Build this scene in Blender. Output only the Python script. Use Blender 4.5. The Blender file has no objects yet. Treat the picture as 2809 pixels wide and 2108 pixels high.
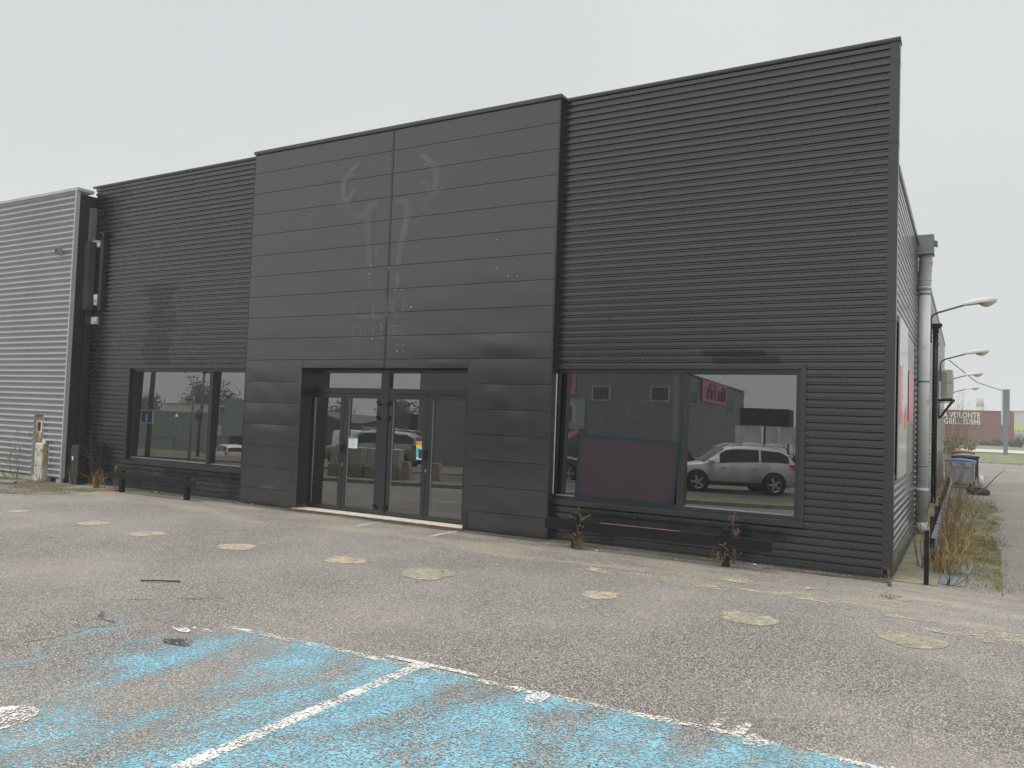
import bpy, bmesh, math, random
from mathutils import Vector, Matrix
R = math.radians
random.seed(7)
scn = bpy.context.scene
COL = scn.collection

# ------------------------------------------------------------------ camera
PW, PH = 2809.0, 2108.0
CF, CYAW, CPIT, CROL = 2181.24, 0.52125, 0.039712, 0.034725
CPOS = Vector((0.7273, -10.0281, 1.7))
def cam_axes():
    f = Vector((-math.sin(CYAW)*math.cos(CPIT), math.cos(CYAW)*math.cos(CPIT), math.sin(CPIT)))
    r = Vector((math.cos(CYAW), math.sin(CYAW), 0)); u = r.cross(f)
    c, s = math.cos(CROL), math.sin(CROL)
    return r*c+u*s, u*c-r*s, f
AR, AU, AF = cam_axes()
cd = bpy.data.cameras.new('camera'); cam = bpy.data.objects.new('camera', cd); COL.objects.link(cam)
cd.sensor_fit = 'HORIZONTAL'; cd.sensor_width = 36; cd.lens = CF/PW*36
cd.clip_start = 0.05; cd.clip_end = 2000
m = Matrix((AR, AU, -AF)).transposed().to_4x4(); m.translation = CPOS
cam.matrix_world = m
scn.camera = cam

# ------------------------------------------------------------------ sky, sun, exposure
SUN_EL, SUN_AZ = R(76), R(225)          # azimuth clockwise from +Y
w = bpy.data.worlds.new('World'); scn.world = w; w.use_nodes = True
nt = w.node_tree; nt.nodes.clear()
wo = nt.nodes.new('ShaderNodeOutputWorld'); bg = nt.nodes.new('ShaderNodeBackground')
sky = nt.nodes.new('ShaderNodeTexSky'); sky.sky_type = 'NISHITA'; sky.sun_disc = False
sky.sun_elevation = SUN_EL; sky.sun_rotation = SUN_AZ; sky.air_density = 1.0; sky.dust_density = 4.0; sky.ozone_density = 1.0
hs = nt.nodes.new('ShaderNodeHueSaturation'); hs.inputs['Saturation'].default_value = 0.12
mx = nt.nodes.new('ShaderNodeMix'); mx.data_type = 'RGBA'; mx.inputs[0].default_value = 0.93
nz = nt.nodes.new('ShaderNodeTexNoise'); nz.inputs['Scale'].default_value = 1.1; nz.inputs['Detail'].default_value = 3
rp = nt.nodes.new('ShaderNodeValToRGB')
rp.color_ramp.elements[0].color = (4.75, 4.97, 5.08, 1); rp.color_ramp.elements[1].color = (5.75, 5.92, 6.0, 1)
rp.color_ramp.elements[0].position = .3; rp.color_ramp.elements[1].position = .7
tc = nt.nodes.new('ShaderNodeTexCoord')
L = nt.links.new
L(tc.outputs['Generated'], nz.inputs['Vector']); L(nz.outputs['Fac'], rp.inputs['Fac'])
L(sky.outputs[0], hs.inputs['Color']); L(hs.outputs[0], mx.inputs[6]); L(rp.outputs[0], mx.inputs[7])
L(mx.outputs[2], bg.inputs['Color']); bg.inputs['Strength'].default_value = 0.05
L(bg.outputs[0], wo.inputs['Surface'])
sd = bpy.data.lights.new('sun', 'SUN'); so = bpy.data.objects.new('sun', sd); COL.objects.link(so)
sd.energy = 1.5; sd.angle = R(60); sd.color = (1, .985, .955)
sdir = Vector((math.sin(SUN_AZ)*math.cos(SUN_EL), math.cos(SUN_AZ)*math.cos(SUN_EL), math.sin(SUN_EL)))
so.rotation_euler = sdir.to_track_quat('Z', 'Y').to_euler(); so.location = sdir*60
vs = scn.view_settings
scn.display_settings.display_device = 'sRGB'
vs.view_transform = 'Standard'; vs.look = 'None'; vs.exposure = 1.4; vs.gamma = 1; vs.use_curve_mapping = False
scn.render.engine = 'CYCLES'
scn.cycles.use_denoising = True; scn.cycles.max_bounces = 8; scn.cycles.transparent_max_bounces = 24
scn.cycles.volume_bounces = 1; scn.cycles.caustics_reflective = False; scn.cycles.caustics_refractive = False

# ------------------------------------------------------------------ pixel -> place on a known surface
def ray(px, py):
    return AF + AR*((px-PW/2)/CF) - AU*((py-PH/2)/CF)
def onY(px, py, y):
    d = ray(px, py); return CPOS + d*((y-CPOS.y)/d.y)
def onX(px, py, x):
    d = ray(px, py); return CPOS + d*((x-CPOS.x)/d.x)
def onZ(px, py, z=0):
    d = ray(px, py); return CPOS + d*((z-CPOS.z)/d.z)
OV = PW/2212.0          # overview pixels

# ------------------------------------------------------------------ mesh helpers
class MB:
    def __init__(s): s.v = []; s.f = []; s.sm = []
    def add(s, vs_, fs, smooth=False):
        o = len(s.v); s.v += [tuple(v) for v in vs_]; s.f += [tuple(i+o for i in f) for f in fs]; s.sm += [smooth]*len(fs); return s
    def box(s, a, b, rz=0, org=None):
        x0, y0, z0 = a; x1, y1, z1 = b
        x0, x1 = min(x0, x1), max(x0, x1); y0, y1 = min(y0, y1), max(y0, y1); z0, z1 = min(z0, z1), max(z0, z1)
        vv = [(x0,y0,z0),(x1,y0,z0),(x1,y1,z0),(x0,y1,z0),(x0,y0,z1),(x1,y0,z1),(x1,y1,z1),(x0,y1,z1)]
        return s.add(vv, [(0,3,2,1),(4,5,6,7),(0,1,5,4),(1,2,6,5),(2,3,7,6),(3,0,4,7)])
    def prism(s, pts, ext):   # polygon pts (3d list) extruded by vector ext
        n = len(pts); e = Vector(ext)
        vv = [Vector(p) for p in pts]+[Vector(p)+e for p in pts]
        return s.add(vv, [tuple(range(n))[::-1], tuple(range(n, 2*n))]+[(i, (i+1) % n, n+(i+1) % n, n+i) for i in range(n)])
    def tube(s, pts, r, n=8, cap=True):
        pts = [Vector(p) for p in pts]; rs = r if isinstance(r, (list, tuple)) else [r]*len(pts)
        vv = []; ff = []; prev = None
        for i, p in enumerate(pts):
            t = (pts[min(i+1, len(pts)-1)]-pts[max(i-1, 0)]).normalized()
            if prev is None:
                a = t.orthogonal().normalized()
            else:
                a = (prev-t*prev.dot(t)); a = a.normalized() if a.length > 1e-6 else t.orthogonal().normalized()
            prev = a; b = t.cross(a)
            for k in range(n):
                an = 2*math.pi*k/n; vv.append(p+(a*math.cos(an)+b*math.sin(an))*rs[i])
        for i in range(len(pts)-1):
            for k in range(n):
                ff.append((i*n+k, i*n+(k+1) % n, (i+1)*n+(k+1) % n, (i+1)*n+k))
        s.add(vv, ff, n > 4)
        if cap:
            o = len(s.v)-len(vv)
            s.f += [tuple(o+k for k in range(n))[::-1], tuple(o+(len(pts)-1)*n+k for k in range(n))]; s.sm += [False, False]
        return s
    def lathe(s, c, prof, n=20, axis='Z'):
        c = Vector(c); vv = []; ff = []
        for r_, h in prof:
            for k in range(n):
                a = 2*math.pi*k/n; x, y = r_*math.cos(a), r_*math.sin(a)
                vv.append(c+(Vector((x, y, h)) if axis == 'Z' else Vector((h, x, y)) if axis == 'X' else Vector((y, h, x))))
        for i in range(len(prof)-1):
            for k in range(n): ff.append((i*n+k, i*n+(k+1) % n, (i+1)*n+(k+1) % n, (i+1)*n+k))
        s.add(vv, ff, True)
        return s
    def grid(s, P, smooth=True):   # P[i][j]
        ni, nj = len(P), len(P[0])
        s.add([p for row in P for p in row], [(i*nj+j, i*nj+j+1, (i+1)*nj+j+1, (i+1)*nj+j) for i in range(ni-1) for j in range(nj-1)], smooth); return s
    def blade(s, p, d, h, wd, bend):
        p = Vector(p); d = Vector(d); side = Vector((-d.y, d.x, 0)).normalized()*wd if abs(d.x)+abs(d.y) > 1e-6 else Vector((wd, 0, 0))
        m_ = p+Vector((0, 0, h*.6))+d*bend*.35; t = p+Vector((0, 0, h*(1-.3*min(bend*2, 1))))+d*bend
        return s.add([p-side, p+side, m_+side*.7, m_-side*.7, t], [(0,1,2,3), (3,2,4)])
    def build(s, name, mat, parent=None, bevel=0, recalc=True):
        me = bpy.data.meshes.new(name); me.from_pydata(s.v, [], s.f); me.validate(); me.update()
        if any(s.sm) and len(me.polygons) == len(s.sm):
            me.polygons.foreach_set('use_smooth', s.sm)
        o = bpy.data.objects.new(name, me); COL.objects.link(o); me.materials.append(mat)
        bm = bmesh.new(); bm.from_mesh(me)
        if recalc: bmesh.ops.recalc_face_normals(bm, faces=bm.faces)
        if bevel:
            bmesh.ops.bevel(bm, geom=[e for e in bm.edges if len(e.link_faces) == 2 and e.calc_face_angle(0) > .5], offset=bevel, segments=2, affect='EDGES', profile=.5)
        bm.to_mesh(me); bm.free()
        if parent: o.parent = parent
        return o
def box(name, a, b, mat, parent=None, bevel=0): return MB().box(a, b).build(name, mat, parent, bevel)
def tag(o, label, cat, group=None, kind=None):
    if label: o['label'] = label
    if cat: o['category'] = cat
    if group: o['group'] = group
    if kind: o['kind'] = kind
    return o
def thing(name, label, cat, loc=(0,0,0), rz=0, group=None):
    o = bpy.data.objects.new(name, None); COL.objects.link(o); o.location = loc; o.rotation_euler = (0,0,rz); o.empty_display_size = .2
    return tag(o, label, cat, group)
def struct(o): o['kind'] = 'structure'; return o
def copy_tree(o, parent=None):
    c = o.copy(); COL.objects.link(c); c.parent = parent
    for ch in list(o.children): copy_tree(ch, c)
    return c
def text_mb(txt, size, org, ex, ey, depth=.02, bold=0.0, align='LEFT', spacing=1.0, sx=1.0):
    cu = bpy.data.curves.new('lettering', 'FONT'); cu.body = txt; cu.size = size; cu.offset = bold; cu.align_x = align; cu.space_character = spacing
    cu.extrude = depth/2 if depth > .002 else 0; cu.resolution_u = 3
    o = bpy.data.objects.new('lettering_source', cu); COL.objects.link(o)
    dg = bpy.context.evaluated_depsgraph_get(); me = o.evaluated_get(dg).to_mesh()
    ex = Vector(ex); ey = Vector(ey); n = ex.cross(ey); org = Vector(org)
    mb = MB(); mb.add([org+ex*v.co.x*sx+ey*v.co.y+n*(v.co.z+depth/2) for v in me.vertices], [tuple(p.vertices) for p in me.polygons])
    bpy.data.objects.remove(o); bpy.data.curves.remove(cu)
    return mb

# ------------------------------------------------------------------ materials
MATS = {}
def N(t, typ, **k):
    n = t.nodes.new(typ)
    for a, b in k.items(): setattr(n, a, b)
    return n
def mat(name, col, rough=.6, metal=0, var=.12, vscale=3.0, bump=0, bscale=60, spec=.5, ior=1.45, coat=0, alpha=None, dirt=None, rvar=0, stretch=None):
    if name in MATS: return MATS[name]
    mt = bpy.data.materials.new(name); mt.use_nodes = True; t = mt.node_tree; p = t.nodes['Principled BSDF']; l = t.links.new
    p.inputs['Roughness'].default_value = rough; p.inputs['Metallic'].default_value = metal
    p.inputs['Specular IOR Level'].default_value = spec; p.inputs['IOR'].default_value = ior; p.inputs['Coat Weight'].default_value = coat
    tc_ = N(t, 'ShaderNodeTexCoord'); vec = tc_.outputs['Object']
    if stretch:
        mp = N(t, 'ShaderNodeMapping'); mp.inputs['Scale'].default_value = stretch; l(vec, mp.inputs[0]); vec = mp.outputs[0]
    n1 = N(t, 'ShaderNodeTexNoise'); n1.inputs['Scale'].default_value = vscale; n1.inputs['Detail'].default_value = 5; l(vec, n1.inputs['Vector'])
    cr = N(t, 'ShaderNodeValToRGB'); e = cr.color_ramp.elements
    c0 = tuple(max(0, c*(1-var)) for c in col)+(1,); c1 = tuple(min(1, c*(1+var)) for c in col)+(1,)
    e[0].position = .3; e[1].position = .7; e[0].color = c0; e[1].color = c1
    l(n1.outputs['Fac'], cr.inputs['Fac']); out = cr.outputs[0]
    if dirt:
        dc, dlo, dhi, ds = dirt
        n2 = N(t, 'ShaderNodeTexNoise'); n2.inputs['Scale'].default_value = ds; n2.inputs['Detail'].default_value = 6; l(vec, n2.inputs['Vector'])
        mr = N(t, 'ShaderNodeMapRange'); mr.inputs[1].default_value = dlo; mr.inputs[2].default_value = dhi; l(n2.outputs['Fac'], mr.inputs[0])
        mm = N(t, 'ShaderNodeMix', data_type='RGBA'); l(mr.outputs[0], mm.inputs[0]); l(out, mm.inputs[6]); mm.inputs[7].default_value = dc+(1,); out = mm.outputs[2]
    l(out, p.inputs['Base Color'])
    if rvar:
        mr = N(t, 'ShaderNodeMapRange'); mr.inputs[3].default_value = rough-rvar; mr.inputs[4].default_value = rough+rvar; l(n1.outputs['Fac'], mr.inputs[0]); l(mr.outputs[0], p.inputs['Roughness'])
    if bump:
        n3 = N(t, 'ShaderNodeTexNoise'); n3.inputs['Scale'].default_value = bscale; n3.inputs['Detail'].default_value = 3; l(tc_.outputs['Object'], n3.inputs['Vector'])
        b = N(t, 'ShaderNodeBump'); b.inputs['Strength'].default_value = bump; b.inputs['Distance'].default_value = .01; l(n3.outputs['Fac'], b.inputs['Height']); l(b.outputs[0], p.inputs['Normal'])
    MATS[name] = mt; return mt

def mth(t, op, a, b=None, c=None):
    n = N(t, 'ShaderNodeMath', operation=op)
    for i, x in enumerate((a, b, c)):
        if x is None: continue
        if isinstance(x, (int, float)): n.inputs[i].default_value = x
        else: t.links.new(x, n.inputs[i])
    return n.outputs[0]
RIB = 0.0906
def cladding_material(name, stain):
    mt = mat(name, (.0060,.0074,.0118), rough=.27, var=.2, vscale=1.1, spec=.5, ior=2.0, rvar=.06, bump=.14, bscale=4.5, dirt=((.014,.0145,.016), .58, .8, 1.4), stretch=(3,3,.35))
    t = mt.node_tree; p = t.nodes['Principled BSDF']; l = t.links.new
    src = p.inputs['Base Color'].links[0].from_socket
    g = N(t, 'ShaderNodeNewGeometry'); sp = N(t, 'ShaderNodeSeparateXYZ'); l(g.outputs['Position'], sp.inputs[0])
    x, z = sp.outputs['X'], sp.outputs['Z']
    zr = mth(t, 'FLOOR', mth(t, 'DIVIDE', z, RIB))
    wn = N(t, 'ShaderNodeTexWhiteNoise', noise_dimensions='1D'); l(zr, wn.inputs['W'])
    # each rib weathered a little differently
    vv = mth(t, 'MULTIPLY_ADD', wn.outputs['Value'], .22, .89)
    mm = N(t, 'ShaderNodeMix', data_type='RGBA', blend_type='MULTIPLY'); mm.inputs[0].default_value = 1; l(src, mm.inputs[6])
    cmb = N(t, 'ShaderNodeCombineXYZ'); [l(vv, cmb.inputs[i]) for i in range(3)]; l(cmb.outputs[0], mm.inputs[7])
    out = mm.outputs[2]; dull = None
    for (xc, hw, z0, z1, col, fac) in stain:
        n1 = N(t, 'ShaderNodeTexNoise', noise_dimensions='1D'); n1.inputs['Scale'].default_value = .33; n1.inputs['Detail'].default_value = 4; l(mth(t, 'ADD', zr, xc*7), n1.inputs['W'])
        cx = mth(t, 'MULTIPLY_ADD', n1.outputs['Fac'], hw*2.2, xc-hw*1.1)
        dx = mth(t, 'ABSOLUTE', mth(t, 'SUBTRACT', x, cx))
        hwn = mth(t, 'MULTIPLY_ADD', wn.outputs['Value'], hw*.7, hw*.65)
        a = mth(t, 'LESS_THAN', dx, hwn); b = mth(t, 'GREATER_THAN', z, z0); c = mth(t, 'LESS_THAN', z, z1)
        k = mth(t, 'MULTIPLY', mth(t, 'MULTIPLY', mth(t, 'MULTIPLY', a, b), c), fac)
        mm = N(t, 'ShaderNodeMix', data_type='RGBA'); l(k, mm.inputs[0]); l(out, mm.inputs[6]); mm.inputs[7].default_value = col+(1,); out = mm.outputs[2]; dull = k if dull is None else mth(t, 'MAXIMUM', dull, k)
    l(out, p.inputs['Base Color']); l(mth(t, 'MULTIPLY_ADD', dull, -.26, .5), p.inputs['Specular IOR Level']); return mt
M_clad = cladding_material('weathered anthracite cladding', [(-13.05, .42, 2.35, 4.05, (.016,.011,.010), .7), (-14.75, .5, 4.9, 6.2, (.016,.011,.010), .8), (-1.75, .5, 2.4, 2.62, (.006,.006,.009), .8)])
M_panel = mat('anthracite cassette panel', (.0062,.0077,.0122), rough=.23, var=.15, vscale=.9, spec=.5, ior=2.05, rvar=.06, bump=.12, bscale=3.2, dirt=((.019,.0195,.021), .58, .82, 1.6), stretch=(3,3,.3))
M_trim = mat('anthracite trim', (.007,.008,.011), rough=.30, var=.12, vscale=2, spec=.5, ior=1.85, rvar=.06)
M_frame = mat('anthracite window frame', (.011,.0125,.016), rough=.30, var=.08, ior=1.75)
M_dark = mat('dark recess', (.012,.012,.014), rough=.7)
M_coping = mat('galvanised coping', (.30,.31,.31), rough=.45, metal=.3, var=.15, vscale=4)
M_silver = mat('silver grey cladding', (.45,.455,.475), rough=.32, metal=.3, var=.05, vscale=.7, spec=.5)
M_silvtrim = mat('silver trim', (.55,.56,.57), rough=.45, metal=.2, var=.06)
M_blackm = mat('black painted steel', (.008,.008,.009), rough=.45, var=.25, vscale=9, spec=.3, dirt=((.04,.03,.025), .64, .74, 14))
M_white = mat('white plastic', (.72,.71,.67), rough=.45, var=.05)
M_cream = mat('weathered cream cabinet', (.68,.66,.58), rough=.65, var=.12, dirt=((.33,.27,.16), .52, .68, 9), vscale=8)
M_creamdark = mat('ochre stained panel', (.42,.35,.20), rough=.7, var=.18, vscale=10, dirt=((.22,.15,.08), .55, .7, 14))
M_rust = mat('rusted red paint', (.42,.17,.10), rough=.75, var=.25, vscale=25, dirt=((.62,.55,.48), .48, .58, 30))
M_rustp = mat('rusted pipe', (.40,.26,.13), rough=.75, var=.25, vscale=22)
M_pvc = mat('grey plastic downpipe', (.60,.62,.62), rough=.42, var=.08, vscale=2.5, dirt=((.36,.35,.32), .58, .75, 4))
M_zinc = mat('grey sheet metal', (.20,.22,.235), rough=.45, metal=.25, var=.1)
M_lampw = mat('pale lamp housing', (.45,.44,.42), rough=.45, var=.06)
M_concrete = mat('concrete', (.36,.34,.30), rough=.85, var=.18, vscale=6, bump=.3, bscale=120, dirt=((.20,.19,.16), .5, .7, 5))
M_block = mat('concrete block', (.50,.48,.43), rough=.9, var=.2, vscale=12, bump=.4, bscale=90)
M_patch = mat('sandy core patch', (.38,.325,.24), rough=.9, var=.22, vscale=22, bump=.5, bscale=150, dirt=((.34,.29,.22), .5, .62, 40))
M_patchg = mat('smooth grey green core patch', (.255,.238,.18), rough=.85, var=.10, vscale=9, bump=.2, bscale=90, dirt=((.44,.40,.29), .55, .7, 7))
M_stem = mat('dry brown stem', (.24,.165,.095), rough=.85, var=.35, vscale=8)
M_stemred = mat('reddish bare twig', (.20,.115,.075), rough=.8, var=.3, vscale=6)
M_straw = mat('straw coloured dry grass', (.46,.33,.14), rough=.85, var=.3, vscale=10)
M_greenl = mat('fresh green weed', (.10,.15,.03), rough=.7, var=.35, vscale=12)
M_bark = mat('dark bark', (.06,.05,.04), rough=.9, var=.3, vscale=8)
M_rubber = mat('black rubber', (.016,.016,.017), rough=.75)
M_paper = mat('white paper notice', (.80,.82,.85), rough=.6, var=.02)
def glass_mat(name, tint, ior, rough=0.0):
    mt = bpy.data.materials.new(name); mt.use_nodes = True; t = mt.node_tree; t.nodes.clear(); l = t.links.new
    o = N(t, 'ShaderNodeOutputMaterial'); mx_ = N(t, 'ShaderNodeMixShader'); tr = N(t, 'ShaderNodeBsdfTransparent'); gl = N(t, 'ShaderNodeBsdfGlossy')
    tr.inputs[0].default_value = tint+(1,); gl.inputs['Roughness'].default_value = rough
    # slight waviness of the pane
    tc_ = N(t, 'ShaderNodeTexCoord'); n3 = N(t, 'ShaderNodeTexNoise'); n3.inputs['Scale'].default_value = 1.3; n3.inputs['Detail'].default_value = 0; l(tc_.outputs['Object'], n3.inputs['Vector'])
    b = N(t, 'ShaderNodeBump'); b.inputs['Strength'].default_value = .03; b.inputs['Distance'].default_value = .02; l(n3.outputs['Fac'], b.inputs['Height']); l(b.outputs[0], gl.inputs['Normal'])
    fr = N(t, 'ShaderNodeFresnel'); fr.inputs['IOR'].default_value = ior
    l(fr.outputs[0], mx_.inputs[0]); l(tr.outputs[0], mx_.inputs[1]); l(gl.outputs[0], mx_.inputs[2]); l(mx_.outputs[0], o.inputs[0])
    return mt
M_glass = glass_mat('reflective shop glass', (.34,.38,.38), 3.8)
M_carglass = mat('dark car glass', (.012,.014,.016), rough=.04, spec=.6, ior=1.6)
def ground_mat(name, dark, light, speck, scale, sand=None, bump=.5):
    mt = bpy.data.materials.new(name); mt.use_nodes = True; t = mt.node_tree; p = t.nodes['Principled BSDF']; l = t.links.new
    p.inputs['Roughness'].default_value = .85; p.inputs['Specular IOR Level'].default_value = .35
    g = N(t, 'ShaderNodeNewGeometry'); vec = g.outputs['Position']
    vo = N(t, 'ShaderNodeTexVoronoi'); vo.inputs['Scale'].default_value = scale; l(vec, vo.inputs['Vector'])
    sp = N(t, 'ShaderNodeSeparateColor'); l(vo.outputs['Color'], sp.inputs[0])
    cr = N(t, 'ShaderNodeValToRGB'); cr.color_ramp.elements[0].position = .15; cr.color_ramp.elements[0].color = dark+(1,)
    cr.color_ramp.elements[1].position = .95; cr.color_ramp.elements[1].color = speck+(1,)
    e = cr.color_ramp.elements.new(.55); e.color = light+(1,); l(sp.outputs[0], cr.inputs['Fac'])
    # binder between the stones
    mr = N(t, 'ShaderNodeMapRange'); mr.inputs[1].default_value = .35; mr.inputs[2].default_value = .75; l(vo.outputs['Distance'], mr.inputs[0])
    mm = N(t, 'ShaderNodeMix', data_type='RGBA'); l(mr.outputs[0], mm.inputs[0]); l(cr.outputs[0], mm.inputs[6]); mm.inputs[7].default_value = tuple(c*.55 for c in dark)+(1,)
    out = mm.outputs[2]
    for sc, lo, hi, col, f in ((.35, .42, .66, tuple(c*1.28 for c in light), .45), (1.1, .5, .72, tuple(c*.62 for c in light), .4), (5.0, .5, .75, tuple(c*.6 for c in light), .25)):
        n = N(t, 'ShaderNodeTexNoise'); n.inputs['Scale'].default_value = sc; n.inputs['Detail'].default_value = 7; n.inputs['Roughness'].default_value = .6; l(vec, n.inputs['Vector'])
        r_ = N(t, 'ShaderNodeMapRange'); r_.inputs[1].default_value = lo; r_.inputs[2].default_value = hi; r_.inputs[4].default_value = f; l(n.outputs['Fac'], r_.inputs[0])
        mm = N(t, 'ShaderNodeMix', data_type='RGBA'); l(r_.outputs[0], mm.inputs[0]); l(out, mm.inputs[6]); mm.inputs[7].default_value = col+(1,); out = mm.outputs[2]
    if sand:
        v2 = N(t, 'ShaderNodeTexVoronoi', feature='DISTANCE_TO_EDGE'); v2.inputs['Scale'].default_value = .42
        n4 = N(t, 'ShaderNodeTexNoise'); n4.inputs['Scale'].default_value = 2.2; n4.inputs['Detail'].default_value = 5; l(vec, n4.inputs['Vector'])
        ad = N(t, 'ShaderNodeMix', data_type='VECTOR'); ad.inputs[0].default_value = .22; l(vec, ad.inputs[4]); l(n4.outputs['Color'], ad.inputs[5]); l(ad.outputs[1], v2.inputs['Vector'])
        ck = N(t, 'ShaderNodeMapRange'); ck.inputs[1].default_value = .0015; ck.inputs[2].default_value = .005; ck.inputs[3].default_value = .75; ck.inputs[4].default_value = 0; l(v2.outputs['Distance'], ck.inputs[0])
        n5 = N(t, 'ShaderNodeTexNoise'); n5.inputs['Scale'].default_value = .5; n5.inputs['Detail'].default_value = 2; l(vec, n5.inputs['Vector'])
        kk = mth(t, 'MULTIPLY', ck.outputs[0], mth(t, 'GREATER_THAN', n5.outputs['Fac'], .64))
        mm = N(t, 'ShaderNodeMix', data_type='RGBA'); l(kk, mm.inputs[0]); l(out, mm.inputs[6]); mm.inputs[7].default_value = (.05,.045,.04,1); out = mm.outputs[2]
        s3 = N(t, 'ShaderNodeSeparateXYZ'); l(vec, s3.inputs[0])
        n = N(t, 'ShaderNodeTexNoise'); n.inputs['Scale'].default_value = 1.3; n.inputs['Detail'].default_value = 8; n.inputs['Roughness'].default_value = .65
        mp = N(t, 'ShaderNodeMapping'); mp.inputs['Scale'].default_value = (.45, 1.6, 1); l(vec, mp.inputs[0]); l(mp.outputs[0], n.inputs['Vector'])
        # washed-out dust lying within about two metres of the wall, most of it in a band
        yb = mth(t, 'ABSOLUTE', mth(t, 'ADD', s3.outputs['Y'], .95))
        fall = N(t, 'ShaderNodeMapRange'); fall.inputs[1].default_value = .35; fall.inputs[2].default_value = 1.5; fall.inputs[3].default_value = .13; fall.inputs[4].default_value = -.12; l(yb, fall.inputs[0])
        a = mth(t, 'ADD', n.outputs['Fac'], fall.outputs[0])
        r_ = N(t, 'ShaderNodeMapRange'); r_.inputs[1].default_value = .56; r_.inputs[2].default_value = .72; r_.inputs[4].default_value = .5; l(a, r_.inputs[0])
        sk = mth(t, 'MULTIPLY', r_.outputs[0], mth(t, 'MULTIPLY_ADD', sp.outputs[1], .6, .4))
        mm = N(t, 'ShaderNodeMix', data_type='RGBA'); l(sk, mm.inputs[0]); l(out, mm.inputs[6]); mm.inputs[7].default_value = sand+(1,); out = mm.outputs[2]
    l(out, p.inputs['Base Color'])
    b = N(t, 'ShaderNodeBump'); b.inputs['Strength'].default_value = bump; b.inputs['Distance'].default_value = .006
    l(mth(t, 'SUBTRACT', 1.0, vo.outputs['Distance']), b.inputs['Height']); l(b.outputs[0], p.inputs['Normal'])
    MATS[name] = mt; return mt
M_asphalt = ground_mat('worn asphalt', (.13,.118,.106), (.258,.237,.212), (.485,.448,.40), 105, sand=(.42,.36,.26))
M_road = ground_mat('road asphalt', (.06,.06,.06), (.12,.12,.12), (.2,.2,.2), 60)
M_grass = mat('winter grass ground', (.15,.16,.075), rough=.9, var=.35, vscale=1.2, bump=.6, bscale=30, dirt=((.16,.12,.06), .5, .7, .5))
def mask_mat(name, col, build_mask, rough=.8, col2=None):
    mt = mat(name, col, rough=rough, var=.18, vscale=4); t = mt.node_tree; l = t.links.new; p = t.nodes['Principled BSDF']
    a = build_mask(t); l(a, p.inputs['Alpha']); return mt
def worn(t, thr, fine, big_scale, stretch, rot, extra=None, cmax=.8):
    # thr: share of the paint that is gone; paint survives stone by stone, thinner in broad streaks
    l = t.links.new; g = N(t, 'ShaderNodeNewGeometry')
    mp = N(t, 'ShaderNodeMapping'); mp.inputs['Rotation'].default_value = (0,0,rot); mp.inputs['Scale'].default_value = stretch; l(g.outputs['Position'], mp.inputs[0])
    n1 = N(t, 'ShaderNodeTexNoise'); n1.inputs['Scale'].default_value = big_scale; n1.inputs['Detail'].default_value = 6; n1.inputs['Roughness'].default_value = .6; l(mp.outputs[0], n1.inputs['Vector'])
    vo = N(t, 'ShaderNodeTexVoronoi'); vo.inputs['Scale'].default_value = 105; l(g.outputs['Position'], vo.inputs['Vector'])
    sp = N(t, 'ShaderNodeSeparateColor'); l(vo.outputs['Color'], sp.inputs[0])
    n2 = N(t, 'ShaderNodeTexNoise'); n2.inputs['Scale'].default_value = 42; n2.inputs['Detail'].default_value = 3; l(g.outputs['Position'], n2.inputs['Vector'])
    cov = mth(t, 'MULTIPLY_ADD', mth(t, 'SUBTRACT', n1.outputs['Fac'], .5), 1.8, 1.0-thr)
    if extra: cov = mth(t, 'ADD', cov, extra(t, g))
    cov = mth(t, 'MINIMUM', cov, cmax)
    rnd = mth(t, 'ADD', mth(t, 'MULTIPLY', sp.outputs[0], .5), mth(t, 'MULTIPLY_ADD', n2.outputs['Fac'], 1.1, -.3))
    a = N(t, 'ShaderNodeMapRange'); a.inputs[1].default_value = -.14; a.inputs[2].default_value = .14; l(mth(t, 'SUBTRACT', cov, rnd), a.inputs[0])
    v2 = N(t, 'ShaderNodeTexVoronoi', feature='DISTANCE_TO_EDGE'); v2.inputs['Scale'].default_value = 1.7
    n4 = N(t, 'ShaderNodeTexNoise'); n4.inputs['Scale'].default_value = 4; n4.inputs['Detail'].default_value = 4; l(g.outputs['Position'], n4.inputs['Vector'])
    ad = N(t, 'ShaderNodeMix', data_type='VECTOR'); ad.inputs[0].default_value = .2; l(g.outputs['Position'], ad.inputs[4]); l(n4.outputs['Color'], ad.inputs[5]); l(ad.outputs[1], v2.inputs['Vector'])
    ck = N(t, 'ShaderNodeMapRange'); ck.inputs[1].default_value = .003; ck.inputs[2].default_value = .009; l(v2.outputs['Distance'], ck.inputs[0])
    gate = mth(t, 'GREATER_THAN', n4.outputs['Fac'], .52)
    ck2 = mth(t, 'MAXIMUM', ck.outputs[0], mth(t, 'SUBTRACT', 1.0, gate))
    return mth(t, 'MULTIPLY', a.outputs[0], ck2)
def left_fade(t, g):
    s3 = N(t, 'ShaderNodeSeparateXYZ'); t.links.new(g.outputs['Position'], s3.inputs[0])
    f = N(t, 'ShaderNodeMapRange'); f.inputs[1].default_value = -5.1; f.inputs[2].default_value = -2.3; f.inputs[3].default_value = -.32; f.inputs[4].default_value = .06; t.links.new(s3.outputs['X'], f.inputs[0]); return f.outputs[0]
M_blue = mask_mat('worn blue bay paint', (.18,.39,.48), lambda t: worn(t, .57, 0, 2.6, (1.0,.36,1), R(-18), left_fade, .55))
M_wline = mask_mat('worn white road paint', (.60,.585,.55), lambda t: worn(t, .43, 0, 3.5, (1,1,1), 0, None, .66))
M_wfaint = mask_mat('nearly gone white paint', (.62,.58,.50), lambda t: worn(t, .66, 0, 3, (1,1,1), 0))
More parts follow.
